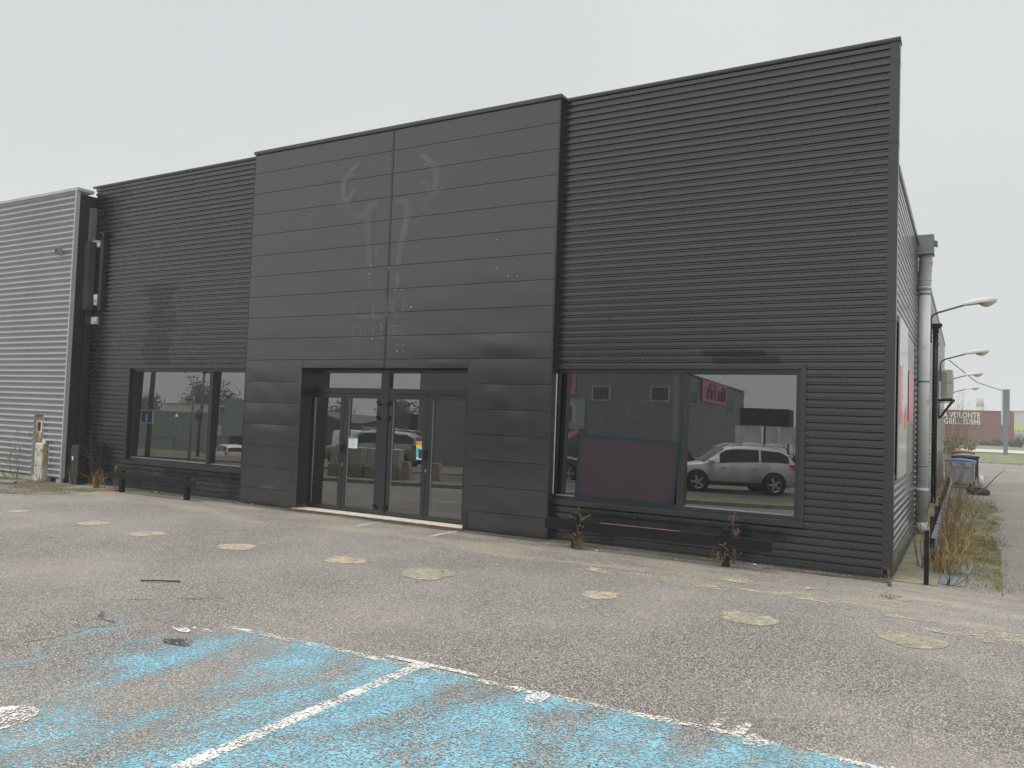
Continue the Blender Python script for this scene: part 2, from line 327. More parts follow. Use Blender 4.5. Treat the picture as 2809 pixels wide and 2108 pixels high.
M_moss = mask_mat('yellow green moss', (.14,.155,.028), lambda t: worn(t, .60, 0, 3.0, (1,1,1), 0), rough=.95)
M_dust = mask_mat('pale dust on tarmac', (.46,.41,.30), lambda t: worn(t, .62, 0, 1.8, (1,1,1), 0), rough=.95)

# ================================================================== SETTING
# street axis: the road behind the viewer runs at an angle to the shop front
KX, KY, DU, DN = -12.16, -6.38, Vector((.927,-.375,0)), Vector((-.375,-.927,0))
def us(u, s, z=0): return Vector((KX, KY, z))+DU*u+DN*s
def s_of(x, y): return (Vector((x-KX, y-KY, 0))).dot(DN)
def gz(x, y):
    s = s_of(x, y); return -.06-max(0, min(1.24, .075*(s-12.5)))
mb = MB(); n = 66
mb.grid([[(-330+i*10, -300+j*10, gz(-330+i*10, -300+j*10)) for j in range(n+1)] for i in range(n+1)])
struct(mb.build('ground', M_grass))
mb = MB(); a, b = us(-10.6, 0), us(28, 0)
mb.add([a, b, (b.x, 40.5, 0), (-17, 40.5, 0), (-17, -2, 0)], [(0,1,2,3,4)])
car_park = struct(mb.build('car_park', M_asphalt))
def strip(name, s0, s1, z, m_, u0=-90, u1=60):
    return struct(MB().add([us(u0,s0,z), us(u1,s0,z), us(u1,s1,z), us(u0,s1,z)], [(0,1,2,3)]).build(name, m_))
struct(MB().prism([us(-10.6,-.02,-.1), us(28,-.02,-.1), us(28,.13,-.1), us(-10.6,.13,-.1)], (0,0,.2)).build('kerb', M_concrete))
struct(MB().prism([us(-10.6,.135,-.1), us(28,.135,-.1), us(28,2.3,-.1), us(-10.6,2.3,-.1)], (0,0,.16)).build('grass_verge', M_grass))
strip('road', 2.3, 7.2, -.025, M_road)
strip('road_edge_line', 2.75, 2.9, -.02, M_wline); strip('road_edge_line', 6.8, 6.95, -.02, M_wline)
struct(MB().prism([us(-90,7.2,-.1), us(60,7.2,-.1), us(60,11.8,-.1), us(-90,11.8,-.1)], (0,0,.13)).build('pavement', mat('brown pavement', (.15,.12,.10), rough=.9, var=.15, vscale=2)))
struct(MB().prism([us(-90,7.08,-.1), us(60,7.08,-.1), us(60,7.195,-.1), us(-90,7.195,-.1)], (0,0,.16)).build('kerb', M_concrete))
# far street beyond the yard
struct(MB().add([(-40,68,.0),(140,73,.0),(140,86,.0),(-40,81,.0)], [(0,1,2,3)]).build('far_road', mat('pale far road', (.42,.41,.39), rough=.9, var=.06)))
struct(MB().box((-17,40.5,-.1),(31,40.68,.1)).build('kerb', M_concrete))

# ------------------------------------------------------------------ bay paint and marks on the car park
def flat(name, pts, mt, z, parent=car_park):
    o = MB().add([(p[0], p[1], z) for p in pts], [tuple(range(len(pts)))]).build(name, mt, parent); return o
flat('blue_bay_paint', [(-5.75,-8.7),(.86,-8.7),(.86,-5.53),(-5.2,-5.68)], M_blue, .002)
flat('bay_line', [(-2.50,-8.7),(-2.405,-8.7),(-2.405,-5.58),(-2.50,-5.58)], M_wline, .0035)
flat('bay_line', [(-4.3,-5.68),(.86,-5.50),(.86,-5.56),(-4.3,-5.75)], M_wfaint, .0045)
for (x0, x1) in ((-2.75,-2.0),(-.82,-.35),(.18,.75)):
    flat('bay_line', [(x0,-5.60),(x1,-5.585),(x1,-5.53),(x0,-5.55)], M_wline, .0055)
for i, (px, py, r1, r2) in enumerate([(905,1440,.1,.04),(1120,1492,.09,.05),(1160,1510,.06,.12),(1630,1604,.07,.09),(440,1362,.12,.03),(395,1362,.1,.05),(1560,1550,.05,.28),(1600,1580,.04,.16)]):
    c = onZ(px*OV, py*OV); pts = [(c.x+r1*math.cos(k*.63)*random.uniform(.7,1.2), c.y+r2*math.sin(k*.63)*random.uniform(.7,1.2)) for k in range(10)]
    flat('paint_remnant', pts, M_wline if i < 6 else M_wfaint, .006+i*.0002)
c = onZ(-14*OV, 1556*OV); flat('painted_symbol', [(c.x+.17*math.cos(k*.4), c.y+.22*math.sin(k*.4)) for k in range(16)], M_wline, .005)
for (x0, x1, y0, y1) in ((-7.02,-7.09,-1.12,-.24),(-5.64,-5.71,-1.02,-.24)):
    flat('threshold_line', [(x0,y0),(x1,y0),(x1,y1),(x0,y1)], M_wline, .003)
def blob(cx, cy, rx, ry, n=26, j=.10, seed=0):
    rr = random.Random(seed); ph = [rr.uniform(0,6.28) for _ in range(4)]
    return [(cx+rx*(1+j*sum(math.sin((q+2)*a+ph[q]) for q in range(4))/2)*math.cos(a), cy+ry*(1+j*sum(math.sin((q+2)*a+ph[q]) for q in range(4))/2)*math.sin(a)) for a in (2*math.pi*k/n for k in range(n))]
PATCH = [((18,1105),(62,1105),0),((165,1132),(237,1130),0),((278,1155),(357,1153),0),((468,1182),(553,1182),0),((700,1211),(790,1211),0),((862,1238),(985,1242),1),((1257,1286),(1337,1287),0),((1558,1335),(1677,1339),1),((1910,1383),(2037,1388),1)]
for m_, th in ((M_patch, .24), (M_patchg, .16)):
    t_ = m_.node_tree; t_.links.new(worn(t_, th, 0, 5, (1,1,1), 0), t_.nodes['Principled BSDF'].inputs['Alpha'])
for i, (a, b, k) in enumerate(PATCH):
    A_, B_ = onZ(a[0]*OV, a[1]*OV), onZ(b[0]*OV, b[1]*OV); c = (A_+B_)/2; rad = (A_-B_).length/2
    pts = blob(c.x, c.y, rad, rad*.98, seed=i)
    flat('core_patch', pts, M_patchg if k else M_patch, .004)
for i, (px, py, rx, ry) in enumerate([(1970,1333,.26,.15),(1730,1290,.45,.16),(1650,1262,.5,.12),(1480,1262,.4,.1),(1350,1240,.55,.10),(1260,1220,.4,.08),(2160,1380,.5,.2),(1890,1300,.3,.1)]):
    c = onZ(px*OV, py*OV); flat('dust_patch', blob(c.x, c.y, rx, ry, j=.3, seed=50+i), M_dust, .0045+i*.0004)
c = onZ(385*OV, 1388*OV); flat('oil_stain', blob(c.x, c.y, .13, .09, j=.15, seed=3), mask_mat('oil stain', (.03,.03,.03), lambda t: mth(t, 'MULTIPLY', worn(t, .45, 0, 6, (1,1,1), 0), .8)), .0042)
# concrete apron along the side wall with its sunken cover
struct(MB().box((.02,-.10,-.05),(.46,12,.012)).build('side_apron', mat('mossy apron concrete', (.24,.22,.16), rough=.9, var=.25, vscale=5, bump=.4, bscale=80, dirt=((.12,.13,.05), .52, .66, 2.2))))
flat('drain_cover', [(.47,.08),(.72,.05),(.73,2.0),(.48,1.9)], mat('grey drain cover', (.17,.18,.19), rough=.6, var=.15, vscale=4), .006)

# ================================================================== THE SHOP UNIT
shop = thing('retail_building', 'dark anthracite ribbed metal shop unit with a raised flat panel entrance', 'building', (0,0,0))
ZC0 = .0535-RIB
def rib_profile(z0, z1, y0=0.0, dep=.025, slot=True):
    pts = []
    k0 = int((z0-ZC0)/RIB)-1; k1 = int((z1-ZC0)/RIB)+2
    raw = []
    for k in range(k0, k1):
        zc = ZC0+k*RIB; raw += ([(zc-.006, 0), (zc-.0058, .02), (zc-.0002, .02)] if slot else [(zc-.003, 0)])+[(zc, -dep), (zc+.048, -dep), (zc+.064, 0)]  # slot added under each crest so the shade line stays black
    def at(z):
        for (a, ya), (b, yb) in zip(raw, raw[1:]):
            if a <= z <= b: return ya+(yb-ya)*((z-a)/(b-a) if b > a else 0)
        return 0
    pts = [(z0, at(z0))]+[p for p in raw if z0+1e-5 < p[0] < z1-1e-5]+[(z1, at(z1))]
    return [(z, y+y0) for z, y in pts]
def rib_sheet(x0, x1, z0, z1, y0, parent, mt, name='cladding_sheet'):
    pr = rib_profile(z0, z1, y0); mb = MB()
    mb.grid([[(x0, y, z) for z, y in pr], [(x1, y, z) for z, y in pr]], False)
    # lower folded edge of the sheet
    z, y = pr[0]; mb.add([(x0, y, z), (x1, y, z), (x1, y+.012, z), (x0, y+.012, z)], [(0,1,2,3)])
    return mb.build(name, mt, parent)
def rows(z0, z1, step=RIB*10, ph=.62):
    r = [z0]; z = ph
    while z <= z0+.05: z += step
    while z < z1-.05: r.append(z); z += step
    return r+[z1]
LX0, LX1, BX0, BX1 = -15.31, -10.39, -10.385, -4.29
WT, WB = 2.435, .495
# right wing: rows above, beside and below the shop window
def wing(x0, x1, wx0, wx1):
    i = 0
    for lo, hi, a, b in [(.05, WB, x0, x1), (WB, WT, x0, wx0), (WB, WT, wx1, x1), (WT, 6.19, x0, x1)]:
        if b-a < .05: continue
        rr = rows(lo, hi, ph=.62 if hi < 3 else WT+.9)
        for z0, z1 in zip(rr, rr[1:]):
            rib_sheet(a, b, z0, z1, -.0015*(i % 2)-.001*(i % 3), shop, M_clad); i += 1
wing(BX1-.02, -.085, -4.42, -.955)
wing(LX0, BX0+.02, -13.895, -10.39)
# screws in rows on the cladding
mb = MB(); rr = random.Random(4)
for x0, x1, xs in ((-4.2,-.2,(-3.55,-2.45,-1.35,-.45)), (-15,-10.5,(-14.2,-13.0,-11.8,-10.8))):
    for k in range(2, 68, 2):
        z = ZC0+k*RIB+.026
        for x in xs:
            x_ = x+rr.uniform(-.05,.05)
            if z > 6.15 or (WB-.05 < z < WT+.05 and x_ < (-.98 if x0 > -5 else -10) and x_ > (-4.4 if x0 > -5 else -13.95)): continue
            mb.tube([(x_, -.022, z), (x_, -.031, z)], .006, 6)
o = mb.build('screw', mat('dark screw head', (.02,.02,.022), rough=.4), shop); o['kind'] = 'stuff'
# solid wall behind the sheets, roof, side and back
def core(x0, x1, z0, z1, name='wall'): box(name, (x0,.025,z0), (x1,.05,z1), M_dark, shop)
core(-4.27, -.03, 0, WB+.05); core(-4.27, -.03, WT-.05, 6.18); core(-.97, -.03, WB+.05, WT-.05)
core(LX0, BX0, 0, WB+.05); core(LX0, BX0, WT-.05, 6.18); core(LX0, -13.88, WB+.05, WT-.05)
core(BX0, -9.15, 0, 6.18); core(-5.70, BX1, 0, 6.18); core(-9.15, -5.70, 2.45, 6.18)
box('roof', (LX0,.05,4.58), (-.03,22,4.70), M_dark, shop)
box('back_wall', (LX0,21.9,0), (-.03,22,4.6), M_dark, shop)
box('party_wall', (LX0,.05,0), (LX0+.1,21.9,4.58), M_dark, shop)
box('wall', (-.15,.05,0), (-.03,21.9,4.58), M_dark, shop)
M_in = mat('interior painted wall', (.30,.30,.29), rough=.8); M_infl = mat('interior floor tile', (.16,.15,.14), rough=.5, var=.2)
box('interior_floor', (LX0+.1,.06,-.02), (-.15,9,.012), M_infl, shop)
box('interior_wall', (LX0+.1,9,0), (-.15,9.08,3.1), M_in, shop)
box('ceiling', (LX0+.1,.36,3.1), (-.15,9.08,3.16), mat('suspended ceiling', (.5,.5,.49), rough=.9), shop)
box('interior_wall', (-10.3,.4,0), (-10.22,4.5,3.1), M_in, shop)
# side wall sheets, ribs running back along the yard
def side_sheet(ya, yb, z0, z1, parent, mt, off=0):
    pr = rib_profile(z0, z1, 0, .018, False); mb = MB()
    mb.grid([[(-y+off, ya, z) for z, y in pr], [(-y+off, yb, z) for z, y in pr]], False); return mb.build('cladding_sheet', mt, parent)
M_side = mat('side wall grey cladding', (.11,.112,.118), rough=.2, ior=1.9, var=.12, vscale=1.5)
ys = [.13, 5.6, 11.2, 16.6, 22.0]
for i in range(4):
    for j, (z0, z1) in enumerate(zip(rows(.1, 4.72)[:-1], rows(.1, 4.72)[1:])):
        side_sheet(ys[i], ys[i+1]+.02, z0, z1, shop, M_side, -.02+.001*((i+j) % 2))
box('verge_trim', (-.12,.125,4.70), (.012,22.05,4.78), M_trim, shop)
box('base_strip', (-.03,.1,.02), (.004,22,.1), M_trim, shop)
# front corner trim, coping, plinth
mb = MB(); mb.box((-.098,-.036,.1), (.006,.10,6.18)); o = mb.build('corner_trim', M_trim, shop, .003)
for z in (.86, 2.93, 5.0, 5.95): box('trim_joint', (-.1,-.0385,z), (.0085,.1,z+.006), M_dark, o)
def coping(name, x0, x1, y0, z0, z1, mt=M_trim):
    mb = MB(); mb.box((x0,y0,z0+.012), (x1,.16,z1)); mb.box((x0,y0+.004,z0), (x1,y0+.012,z0+.012)); return mb.build(name, mt, shop, .003)
M_cope = mat('mid grey coping', (.075,.077,.08), rough=.4, var=.15)
coping('coping', BX1+.002, .012, -.046, 6.19, 6.236, M_cope); coping('coping', LX0-.1, BX0-.002, -.046, 6.19, 6.236, M_cope)
box('plinth_flashing', (-4.28,-.038,.0), (-.054,-.004,.052), M_trim, shop, .002)
box('plinth_flashing', (LX0,-.038,.0), (-10.385,-.004,.052), M_trim, shop, .002)
box('screen_back', (-4.2,.05,4.72), (-.03,.10,6.18), M_dark, shop)

# ------------------------------------------------------------------ raised entrance front
BY = -.175
SE = [.012, .297]+[.297+.3703*k for k in range(1, 16)]+[6.20]
SE = [z for z in SE if z < 6.05]+[6.20]
CXM = -7.265
rr = random.Random(12)
def bulged(x0, x1, z0, z1, y, amp, seed, notch=None, dent=None):
    r_ = random.Random(seed); nx, nz = max(6, int((x1-x0)/.12)), 8; P = []
    ph = [r_.uniform(0, 6.28) for _ in range(4)]; fr = [r_.uniform(.8, 2.4) for _ in range(4)]
    for i in range(nx+1):
        row = []
        for j in range(nz+1):
            u, v = i/nx, j/nz; e = (math.sin(math.pi*u)**.6)*(math.sin(math.pi*v))
            d = amp*e*(.55+.45*math.sin(fr[0]*u*6.28+ph[0]))+amp*.5*e*math.sin(fr[1]*u*6.28+ph[1]+2*v)
            x, z = x0+(x1-x0)*u, z0+(z1-z0)*v
            if dent:
                dx, dz = (x-dent[0])/dent[2], (z-dent[1])/dent[3]; d -= dent[4]*math.exp(-(dx*dx+dz*dz))
            row.append((x, y-d, z))
        P.append(row)
    mb = MB(); mb.grid(P)
    t = .014
    def ring(pts): mb.add(pts+[(p[0], p[1]+t, p[2]) for p in pts], [(k, k+1, len(pts)+k+1, len(pts)+k) for k in range(len(pts)-1)])
    ring([P[i][0] for i in range(nx+1)]); ring([P[i][-1] for i in range(nx+1)]); ring(P[0]); ring(P[-1])
    return mb
def panel(x0, x1, z0, z1, seed, amp, dent=None):
    g = .004; return bulged(x0+g, x1-g, z0+g, z1-g, BY, amp, seed, dent=dent).build('cassette_panel', M_panel, shop)
k = 0
for z0, z1 in zip(SE, SE[1:]):
    lowness = max(0, 1-(z0-.2)/5); amp = .0022+.0075*lowness**2
    if z1 < 2.2:
        d = (-9.70,.36,.30,.10,.012) if .25 < z0 < .35 else None
        panel(BX0+.01, -9.02, z0, z1, 100+k, amp*rr.choice((1.5,.8,-1.1)), d); panel(-5.69, BX1-.01, z0, z1, 200+k, amp*rr.choice((1.5,.8,-1.1)), (-5.55,.08,.18,.2,.012) if z0 < .1 else None)
    elif z0 < 2.3:
        zt = 2.385
        panel(BX0+.01, -9.02, z0, z1, 100+k, amp); panel(-5.69, BX1-.01, z0, z1, 200+k, amp)
        panel(-9.02, CXM, zt, z1, 300+k, amp*.3); panel(CXM, -5.69, zt, z1, 400+k, amp*.3)
    else:
        panel(BX0+.01, CXM-.02, z0, z1, 100+k, amp*rr.choice((1,.7,-.5))); panel(CXM+.02, BX1-.01, z0, z1, 200+k, amp*(1.5 if 2.4 < z0 < 2.7 else rr.choice((1,.7,-.5))))
    k += 1
box('cover_strip', (CXM-.018, BY-.006, 2.39), (CXM+.018, BY+.01, 6.19), M_trim, shop)
mb = MB(); mb.box((BX1-.01, BY-.003, .012), (BX1, 0, 6.19)); mb.box((BX1-.03, BY-.004, .012), (BX1-.01, BY+.004, 6.19)); mb.build('return_panel', M_trim, shop)
mb = MB(); mb.box((BX0, BY-.003, .012), (BX0+.01, 0, 6.19)); mb.build('return_panel', M_trim, shop)
box('backing', (BX0+.012, BY+.02, .012), (-9.03, BY+.03, 6.18), M_dark, shop); box('backing', (-5.68, BY+.02, .012), (BX1-.012, BY+.03, 6.18), M_dark, shop); box('backing', (-9.03, BY+.02, 2.40), (-5.68, BY+.03, 6.18), M_dark, shop)
mb = MB(); mb.box((BX0-.01, BY-.03, 6.205), (BX1+.02, .16, 6.25)); mb.box((BX0-.01, BY-.028, 6.19), (BX1+.02, BY-.02, 6.205)); mb.build('coping', M_cope, shop, .003)
# reveals round the doors
box('door_reveal', (-9.16, BY+.002, 0), (-9.022, .2, 2.40), M_trim, shop); box('door_reveal', (-5.688, BY+.002, 0), (-5.60, .2, 2.40), M_trim, shop)
box('door_reveal', (-9.16, BY+.002, 2.383), (-5.60, .2, 2.395), M_trim, shop)
box('door_sill', (-9.10, -.19, 0), (-5.70, .09, .028), mat('cream threshold', (.62,.58,.48), rough=.8, var=.2, vscale=8), shop)
box('door_sill', (-9.16, -.235, 0), (-5.66, -.19, .022), mat('rust brown edge strip', (.14,.085,.06), rough=.85, var=.3, vscale=9), shop)

# ------------------------------------------------------------------ faded logo left on the panels
def ghost_alpha(t, a, sc):
    g = N(t, 'ShaderNodeNewGeometry'); n_ = N(t, 'ShaderNodeTexNoise'); n_.inputs['Scale'].default_value = sc; n_.inputs['Detail'].default_value = 5; t.links.new(g.outputs['Position'], n_.inputs['Vector'])
    r_ = N(t, 'ShaderNodeMapRange'); r_.inputs[1].default_value = .34; r_.inputs[2].default_value = .56; r_.inputs[3].default_value = .2*a; r_.inputs[4].default_value = a; t.links.new(n_.outputs['Fac'], r_.inputs[0]); return r_.outputs[0]
M_ghost = mask_mat('faded lettering trace', (.30,.31,.32), lambda t: ghost_alpha(t, .28, 1.3), rough=.5)
M_ghost2 = mask_mat('fainter lettering trace', (.30,.31,.32), lambda t: ghost_alpha(t, .23, 2.4), rough=.5)
def gp(x, y): return onY(660+x/2.404, 300+y/2.404, BY-.011)
def ribbon(pts, wd, name='faded_antler', mt=None):
    P = [gp(*p) for p in pts]; ws = wd if isinstance(wd, list) else [wd]*len(P); mb = MB(); A_ = []
    for i, p in enumerate(P):
        t = (P[min(i+1, len(P)-1)]-P[max(i-1, 0)]).normalized(); nrm = Vector((-t.z, 0, t.x)); A_.append([p+nrm*ws[i]/2, p-nrm*ws[i]/2])
    mb.grid(A_, False); o = mb.build(name, mt or M_ghost, shop); return o
lay = [([(1185,300),(1240,335),(1285,385),(1300,440),(1285,510),(1270,560),(1225,620),(1185,655),(1130,675)], [.05,.08,.1,.11,.11,.12,.11,.09,.06]),
       ([(1205,375),(1240,355),(1270,375)], [.04,.06,.06]), ([(1190,475),(1220,490),(1250,545)], [.04,.07,.08]), ([(1335,505),(1318,540),(1290,560)], [.03,.06,.06]), ([(1308,365),(1306,400)], [.03,.04]),
       ([(785,365),(735,400),(700,455),(680,520),(690,590),(710,650),(740,690),(790,705),(835,700)], [.05,.08,.1,.11,.11,.12,.11,.09,.06]),
       ([(760,435),(725,440),(705,470)], [.04,.06,.05]), ([(765,535),(730,565),(710,620)], [.04,.07,.07]), ([(640,590),(660,630),(695,660)], [.03,.06,.06]), ([(670,450),(672,490)], [.03,.04]),
       ([(905,620),(860,640),(835,680),(838,760),(845,840),(848,930),(850,1040)], [.08,.12,.13,.13,.13,.12,.11]),
       ([(1020,605),(1080,612),(1103,640),(1100,700),(1085,790),(1065,880),(1050,960),(1040,1030)], [.06,.09,.12,.13,.13,.13,.12,.1]),
       ([(900,905),(902,970)], [.07,.07]), ([(1035,1070),(1035,1160)], [.08,.07]), ([(850,1080),(855,1170)], [.1,.08])]
for pts, wd in lay:
    # smooth the stroke
    q = []; ww = []
    for i in range(len(pts)-1):
        for s in range(4):
            t = s/4; p0 = pts[max(i-1,0)]; p1 = pts[i]; p2 = pts[i+1]; p3 = pts[min(i+2, len(pts)-1)]
            q.append(tuple(.5*((2*p1[c])+(-p0[c]+p2[c])*t+(2*p0[c]-5*p1[c]+4*p2[c]-p3[c])*t*t+(-p0[c]+3*p1[c]-3*p2[c]+p3[c])*t**3) for c in (0,1))); ww.append(wd[i]+(wd[i+1]-wd[i])*t)
    q.append(pts[-1]); ww.append(wd[-1]); ribbon(q, ww)
def ghost_text(txt, x0, y0, x1, y1, mt, sp=1.0):
    a, b = gp(x0, y1), gp(x1, y0); h = b.z-a.z; mb = text_mb(txt, 1, (0,0,0), (1,0,0), (0,0,1), .0004, spacing=sp)
    xs = [v[0] for v in mb.v]; zs = [v[2] for v in mb.v]; kx = (b.x-a.x)/(max(xs)-min(xs)); kz = h/(max(zs)-min(zs))
    mb.v = [(a.x+(v[0]-min(xs))*kx, a.y+v[1]*.5, a.z+(v[2]-min(zs))*kz) for v in mb.v]
    return mb.build('faded_lettering', mt, shop)
ghost_text('CERF', 738, 1245, 1135, 1385, M_ghost); ghost_text('DELLIER', 738, 1420, 1120, 1515, M_ghost2); ghost_text('DEPUIS 1932', 762, 1552, 1082, 1610, M_ghost2, 1.15)
# flecks of paint and label left behind
mb = MB(); rr = random.Random(3)
for (x, y) in [(1005,952),(846,1086),(1020,1190),(1062,1190),(868,1514),(1032,1556),(1072,1558),(1030,1597),(1072,1600),(925,1422),(980,1046),(862,1035),(1125,1305),(1690,860),(1762,1098),(1825,1102),(1693,1044)]:
    p = gp(x, y); s = rr.uniform(.005,.011); mb.box((p.x-s, p.y-.002, p.z-s*.6), (p.x+s, p.y+.002, p.z+s*.6))
o = mb.build('adhesive_fleck', mat('pale adhesive fleck', (.70,.72,.55), rough=.6), shop); o['kind'] = 'stuff'

# ------------------------------------------------------------------ windows and doors
TILT = R(1.0)
def pane(name, x0, x1, z0, z1, y, parent):
    mb = MB(); zm = 1.2
    f = lambda z: y+(z-zm)*math.tan(TILT)
    mb.add([(x0, f(z0), z0), (x1, f(z0), z0), (x1, f(z1), z1), (x0, f(z1), z1)], [(0,1,2,3)])
    o = mb.build(name, M_glass, parent, recalc=False); return o
def frame_rect(mb, x0, x1, z0, z1, wd, y0, y1):
    mb.box((x0,y0,z0), (x1,y1,z0+wd)); mb.box((x0,y0,z1-wd), (x1,y1,z1)); mb.box((x0,y0,z0+wd), (x0+wd,y1,z1-wd)); mb.box((x1-wd,y0,z0+wd), (x1,y1,z1-wd)); return mb
def shop_window(x0, x1, ox0, ox1, mull, left_flash=True):
    w_ = box('window', (x0,.028,.562), (x1,.17,.606), M_frame, shop)       # bottom rail carries the window
    MB().box((x0,.03,2.326), (x1,.17,2.378)).build('frame_head', M_frame, w_)
    MB().box((x0,.03,.606), (x0+.05,.17,2.326)).build('frame_jamb', M_frame, w_); MB().box((x1-.062,.03,.606), (x1,.17,2.326)).build('frame_jamb', M_frame, w_)
    xs = [x0+.05]
    for m_ in mull:
        MB().box((m_-.044,.026,.606), (m_-.003,.17,2.326)).box((m_+.003,.026,.606), (m_+.044,.17,2.326)).box((m_-.004,.034,.606), (m_+.004,.17,2.326)).build('mullion', M_frame, w_); xs += [m_-.044, m_+.044]
    xs.append(x1-.062)
    for a, b in zip(xs[::2], xs[1::2]):
        pane('pane', a, b, .6, 2.332, .105, w_)
        MB().box((a,.06,.606), (b,.085,.618)).build('glazing_bead', mat('pale bead', (.30,.31,.31), rough=.4), w_)
    # flashings round the opening
    MB().box((ox0,-.040,2.378), (ox1,.03,2.44)).build('head_flashing', M_trim, w_, .002)
    MB().box((ox0,-.046,.49), (ox1,.03,.56)).build('sill_flashing', M_trim, w_, .002)
    MB().box((ox1-.06,-.038,.562), (ox1,.03,2.376)).build('jamb_flashing', M_trim, w_, .002)
    MB().box((ox0,-.038,.562), (ox0+.05,.03,2.376)).build('jamb_flashing', M_trim, w_, .002)
    return w_
rw = shop_window(-4.36, -1.013, -4.415, -.953, [-2.492]); lw = shop_window(-13.845, -10.41, -13.9, -10.388, [-11.508])
o = MB().prism([onY(1480+x/2.765, 980+y/2.765, -.046) for x, y in ((120,125),(136,125),(103,1037),(88,1037))], (0,.008,0)).build('edge_strip', mat('white seal strip', (.74,.78,.76), rough=.5), rw)
# entrance screen
YD = .15
scr = box('entrance_screen', (-7.54, YD-.04, .03), (-7.385, YD+.05, 2.37), M_frame, shop)      # central post
MB().box((-9.14,YD-.035,.03), (-9.065,YD+.05,2.37)).build('frame_jamb', M_frame, scr); MB().box((-5.81,YD-.035,.03), (-5.70,YD+.05,2.37)).build('frame_jamb', M_frame, scr)
for a, b in ((-9.065,-7.54),(-7.385,-5.81)):
    MB().box((a,YD-.035,2.32), (b,YD+.05,2.37)).build('frame_head', M_frame, scr); MB().box((a,YD-.035,1.98), (b,YD+.05,2.066)).build('transom', M_frame, scr)
    pane('pane', a, b, 2.06, 2.325, YD, scr)
    for q in range(3): MB().box((a+.12+.5*q,YD-.04,2.045), (a+.17+.5*q,YD-.035,2.052)).build('drain_cap', M_dark, scr)
def leaf(x0, x1, g0, g1, hinge_left, handle, n):
    d = MB(); frame = MB(); y0, y1 = YD-.028, YD+.04
    frame.box((x0+.003,y0,.034), (x1-.003,y1,.104)); frame.box((x0+.003,y0,1.9), (x1-.003,y1,1.974)); frame.box((x0+.003,y0,.104), (g0,y1,1.9)); frame.box((g1,y0,.104), (x1-.003,y1,1.9))
    o = frame.build('door', M_frame, shop, .003)
    pane('pane', g0, g1, .1, 1.905, YD, o)
    MB().box((g0,y0+.006,.104), (g0+.008,y1-.02,1.9)).build('glazing_bead', mat('pale bead', (.30,.31,.31), rough=.4), o)
    hx = x0 if hinge_left else x1
    for z in (.12, 1.55, 1.79):
        s = 1 if hinge_left else -1
        MB().box((hx-.035,y0-.03,z), (hx+.035,y0,z+.035)).box((hx-.035+.03*s,y0-.028,z+.035), (hx+.02+.03*s,y0,z+.075)).build('hinge', M_blackm, o)
    if handle is not None:
        MB().box((handle-.04,y0-.075,.985), (handle+.05,y0,1.125)).build('handle', mat('grey handle', (.045,.047,.055), rough=.35), o, .008)
        MB().tube([(handle+.05,y0-.004,.80),(handle+.05,y0+.0,.80)], .012, 8).box((handle+.044,y0-.004,.77), (handle+.056,y0-.001,.80)).build('lock', mat('bright lock', (.7,.68,.62), rough=.3, metal=.6), o)
    return o
leaf(-9.065, -8.315, -8.985, -8.40, True, -8.36, 0); leaf(-8.315, -7.545, -8.215, -7.62, False, None, 1)
leaf(-7.38, -6.61, -7.29, -6.69, True, -6.655, 2); leaf(-6.61, -5.81, -6.51, -5.91, False, None, 3)
# notices on the door glass
pn = box('paper_notice', (-8.212, YD-.012, 1.07), (-8.015, YD-.009, 1.255), M_paper, None); tag(pn, 'white paper notice with blue heading taped to the entrance door glass', 'notice')
box('notice_heading', (-8.209, YD-.0135, 1.228), (-8.018, YD-.0125, 1.253), mat('blue print', (.13,.22,.55), rough=.6), pn)
for i, (a, b, z) in enumerate([(-8.16,-8.06,1.205),(-8.15,-8.07,1.19),(-8.13,-8.10,1.165),(-8.14,-8.08,1.15),(-8.17,-8.05,1.125),(-8.17,-8.05,1.112)]):
    box('print_line', (a, YD-.0132, z), (b, YD-.0125, z+.006), mat('grey print', (.45,.48,.55), rough=.6), pn)
st = box('warning_sticker', (-6.812, YD-.012, 1.145), (-6.68, YD-.009, 1.243), mat('yellow sticker', (.85,.68,.04), rough=.5), None); tag(st, 'small red and yellow warning sticker on the door glass', 'sticker')
box('red_band', (-6.806, YD-.0135, 1.192), (-6.686, YD-.0125, 1.232), mat('red print', (.70,.08,.05), rough=.5), st); box('print_line', (-6.78, YD-.0145, 1.208), (-6.71, YD-.0138, 1.216), M_paper, st)
st = box('blue_sticker', (-6.805, YD-.012, .955), (-6.69, YD-.009, 1.143), mat('pale blue sticker', (.55,.80,.82), rough=.5), None); tag(st, 'tall pale blue sticker behind the door handle', 'sticker')
box('print_block', (-6.797, YD-.0135, 1.06), (-6.74, YD-.0125, 1.135), mat('turquoise print', (.05,.45,.58), rough=.5), st); box('print_block', (-6.797, YD-.0135, 1.0), (-6.76, YD-.0125, 1.05), mat('turquoise print', (.05,.45,.58)), st)
# covered board leaning in the shop window
P4 = [onY(1480+x/2.765, 980+y/2.765, .012) for x, y in ((305,590),(1068,650),(1015,1135),(263,1060))]
def inset(P, k):
    c = sum(P, Vector())/4; out = []
    for i in range(4):
        a, b, d = P[i], P[(i+1) % 4], P[i-1]; e1 = (b-a).normalized(); e2 = (d-a).normalized(); out.append(a+e1*k+e2*k)
    return out
bd = MB().prism(P4, (0,.008,0)).build('window_board', mat('dark teal board edge', (.002,.022,.036), rough=.6, var=.03), None); tag(bd, 'blank dark plum board with teal border against the shop window', 'board')
MB().prism([p-Vector((0,.002,0)) for p in inset(P4, .035)], (0,.0015,0)).build('board_face', mat('dark plum board face', (.036,.021,.030), rough=.7, var=.03), bd)

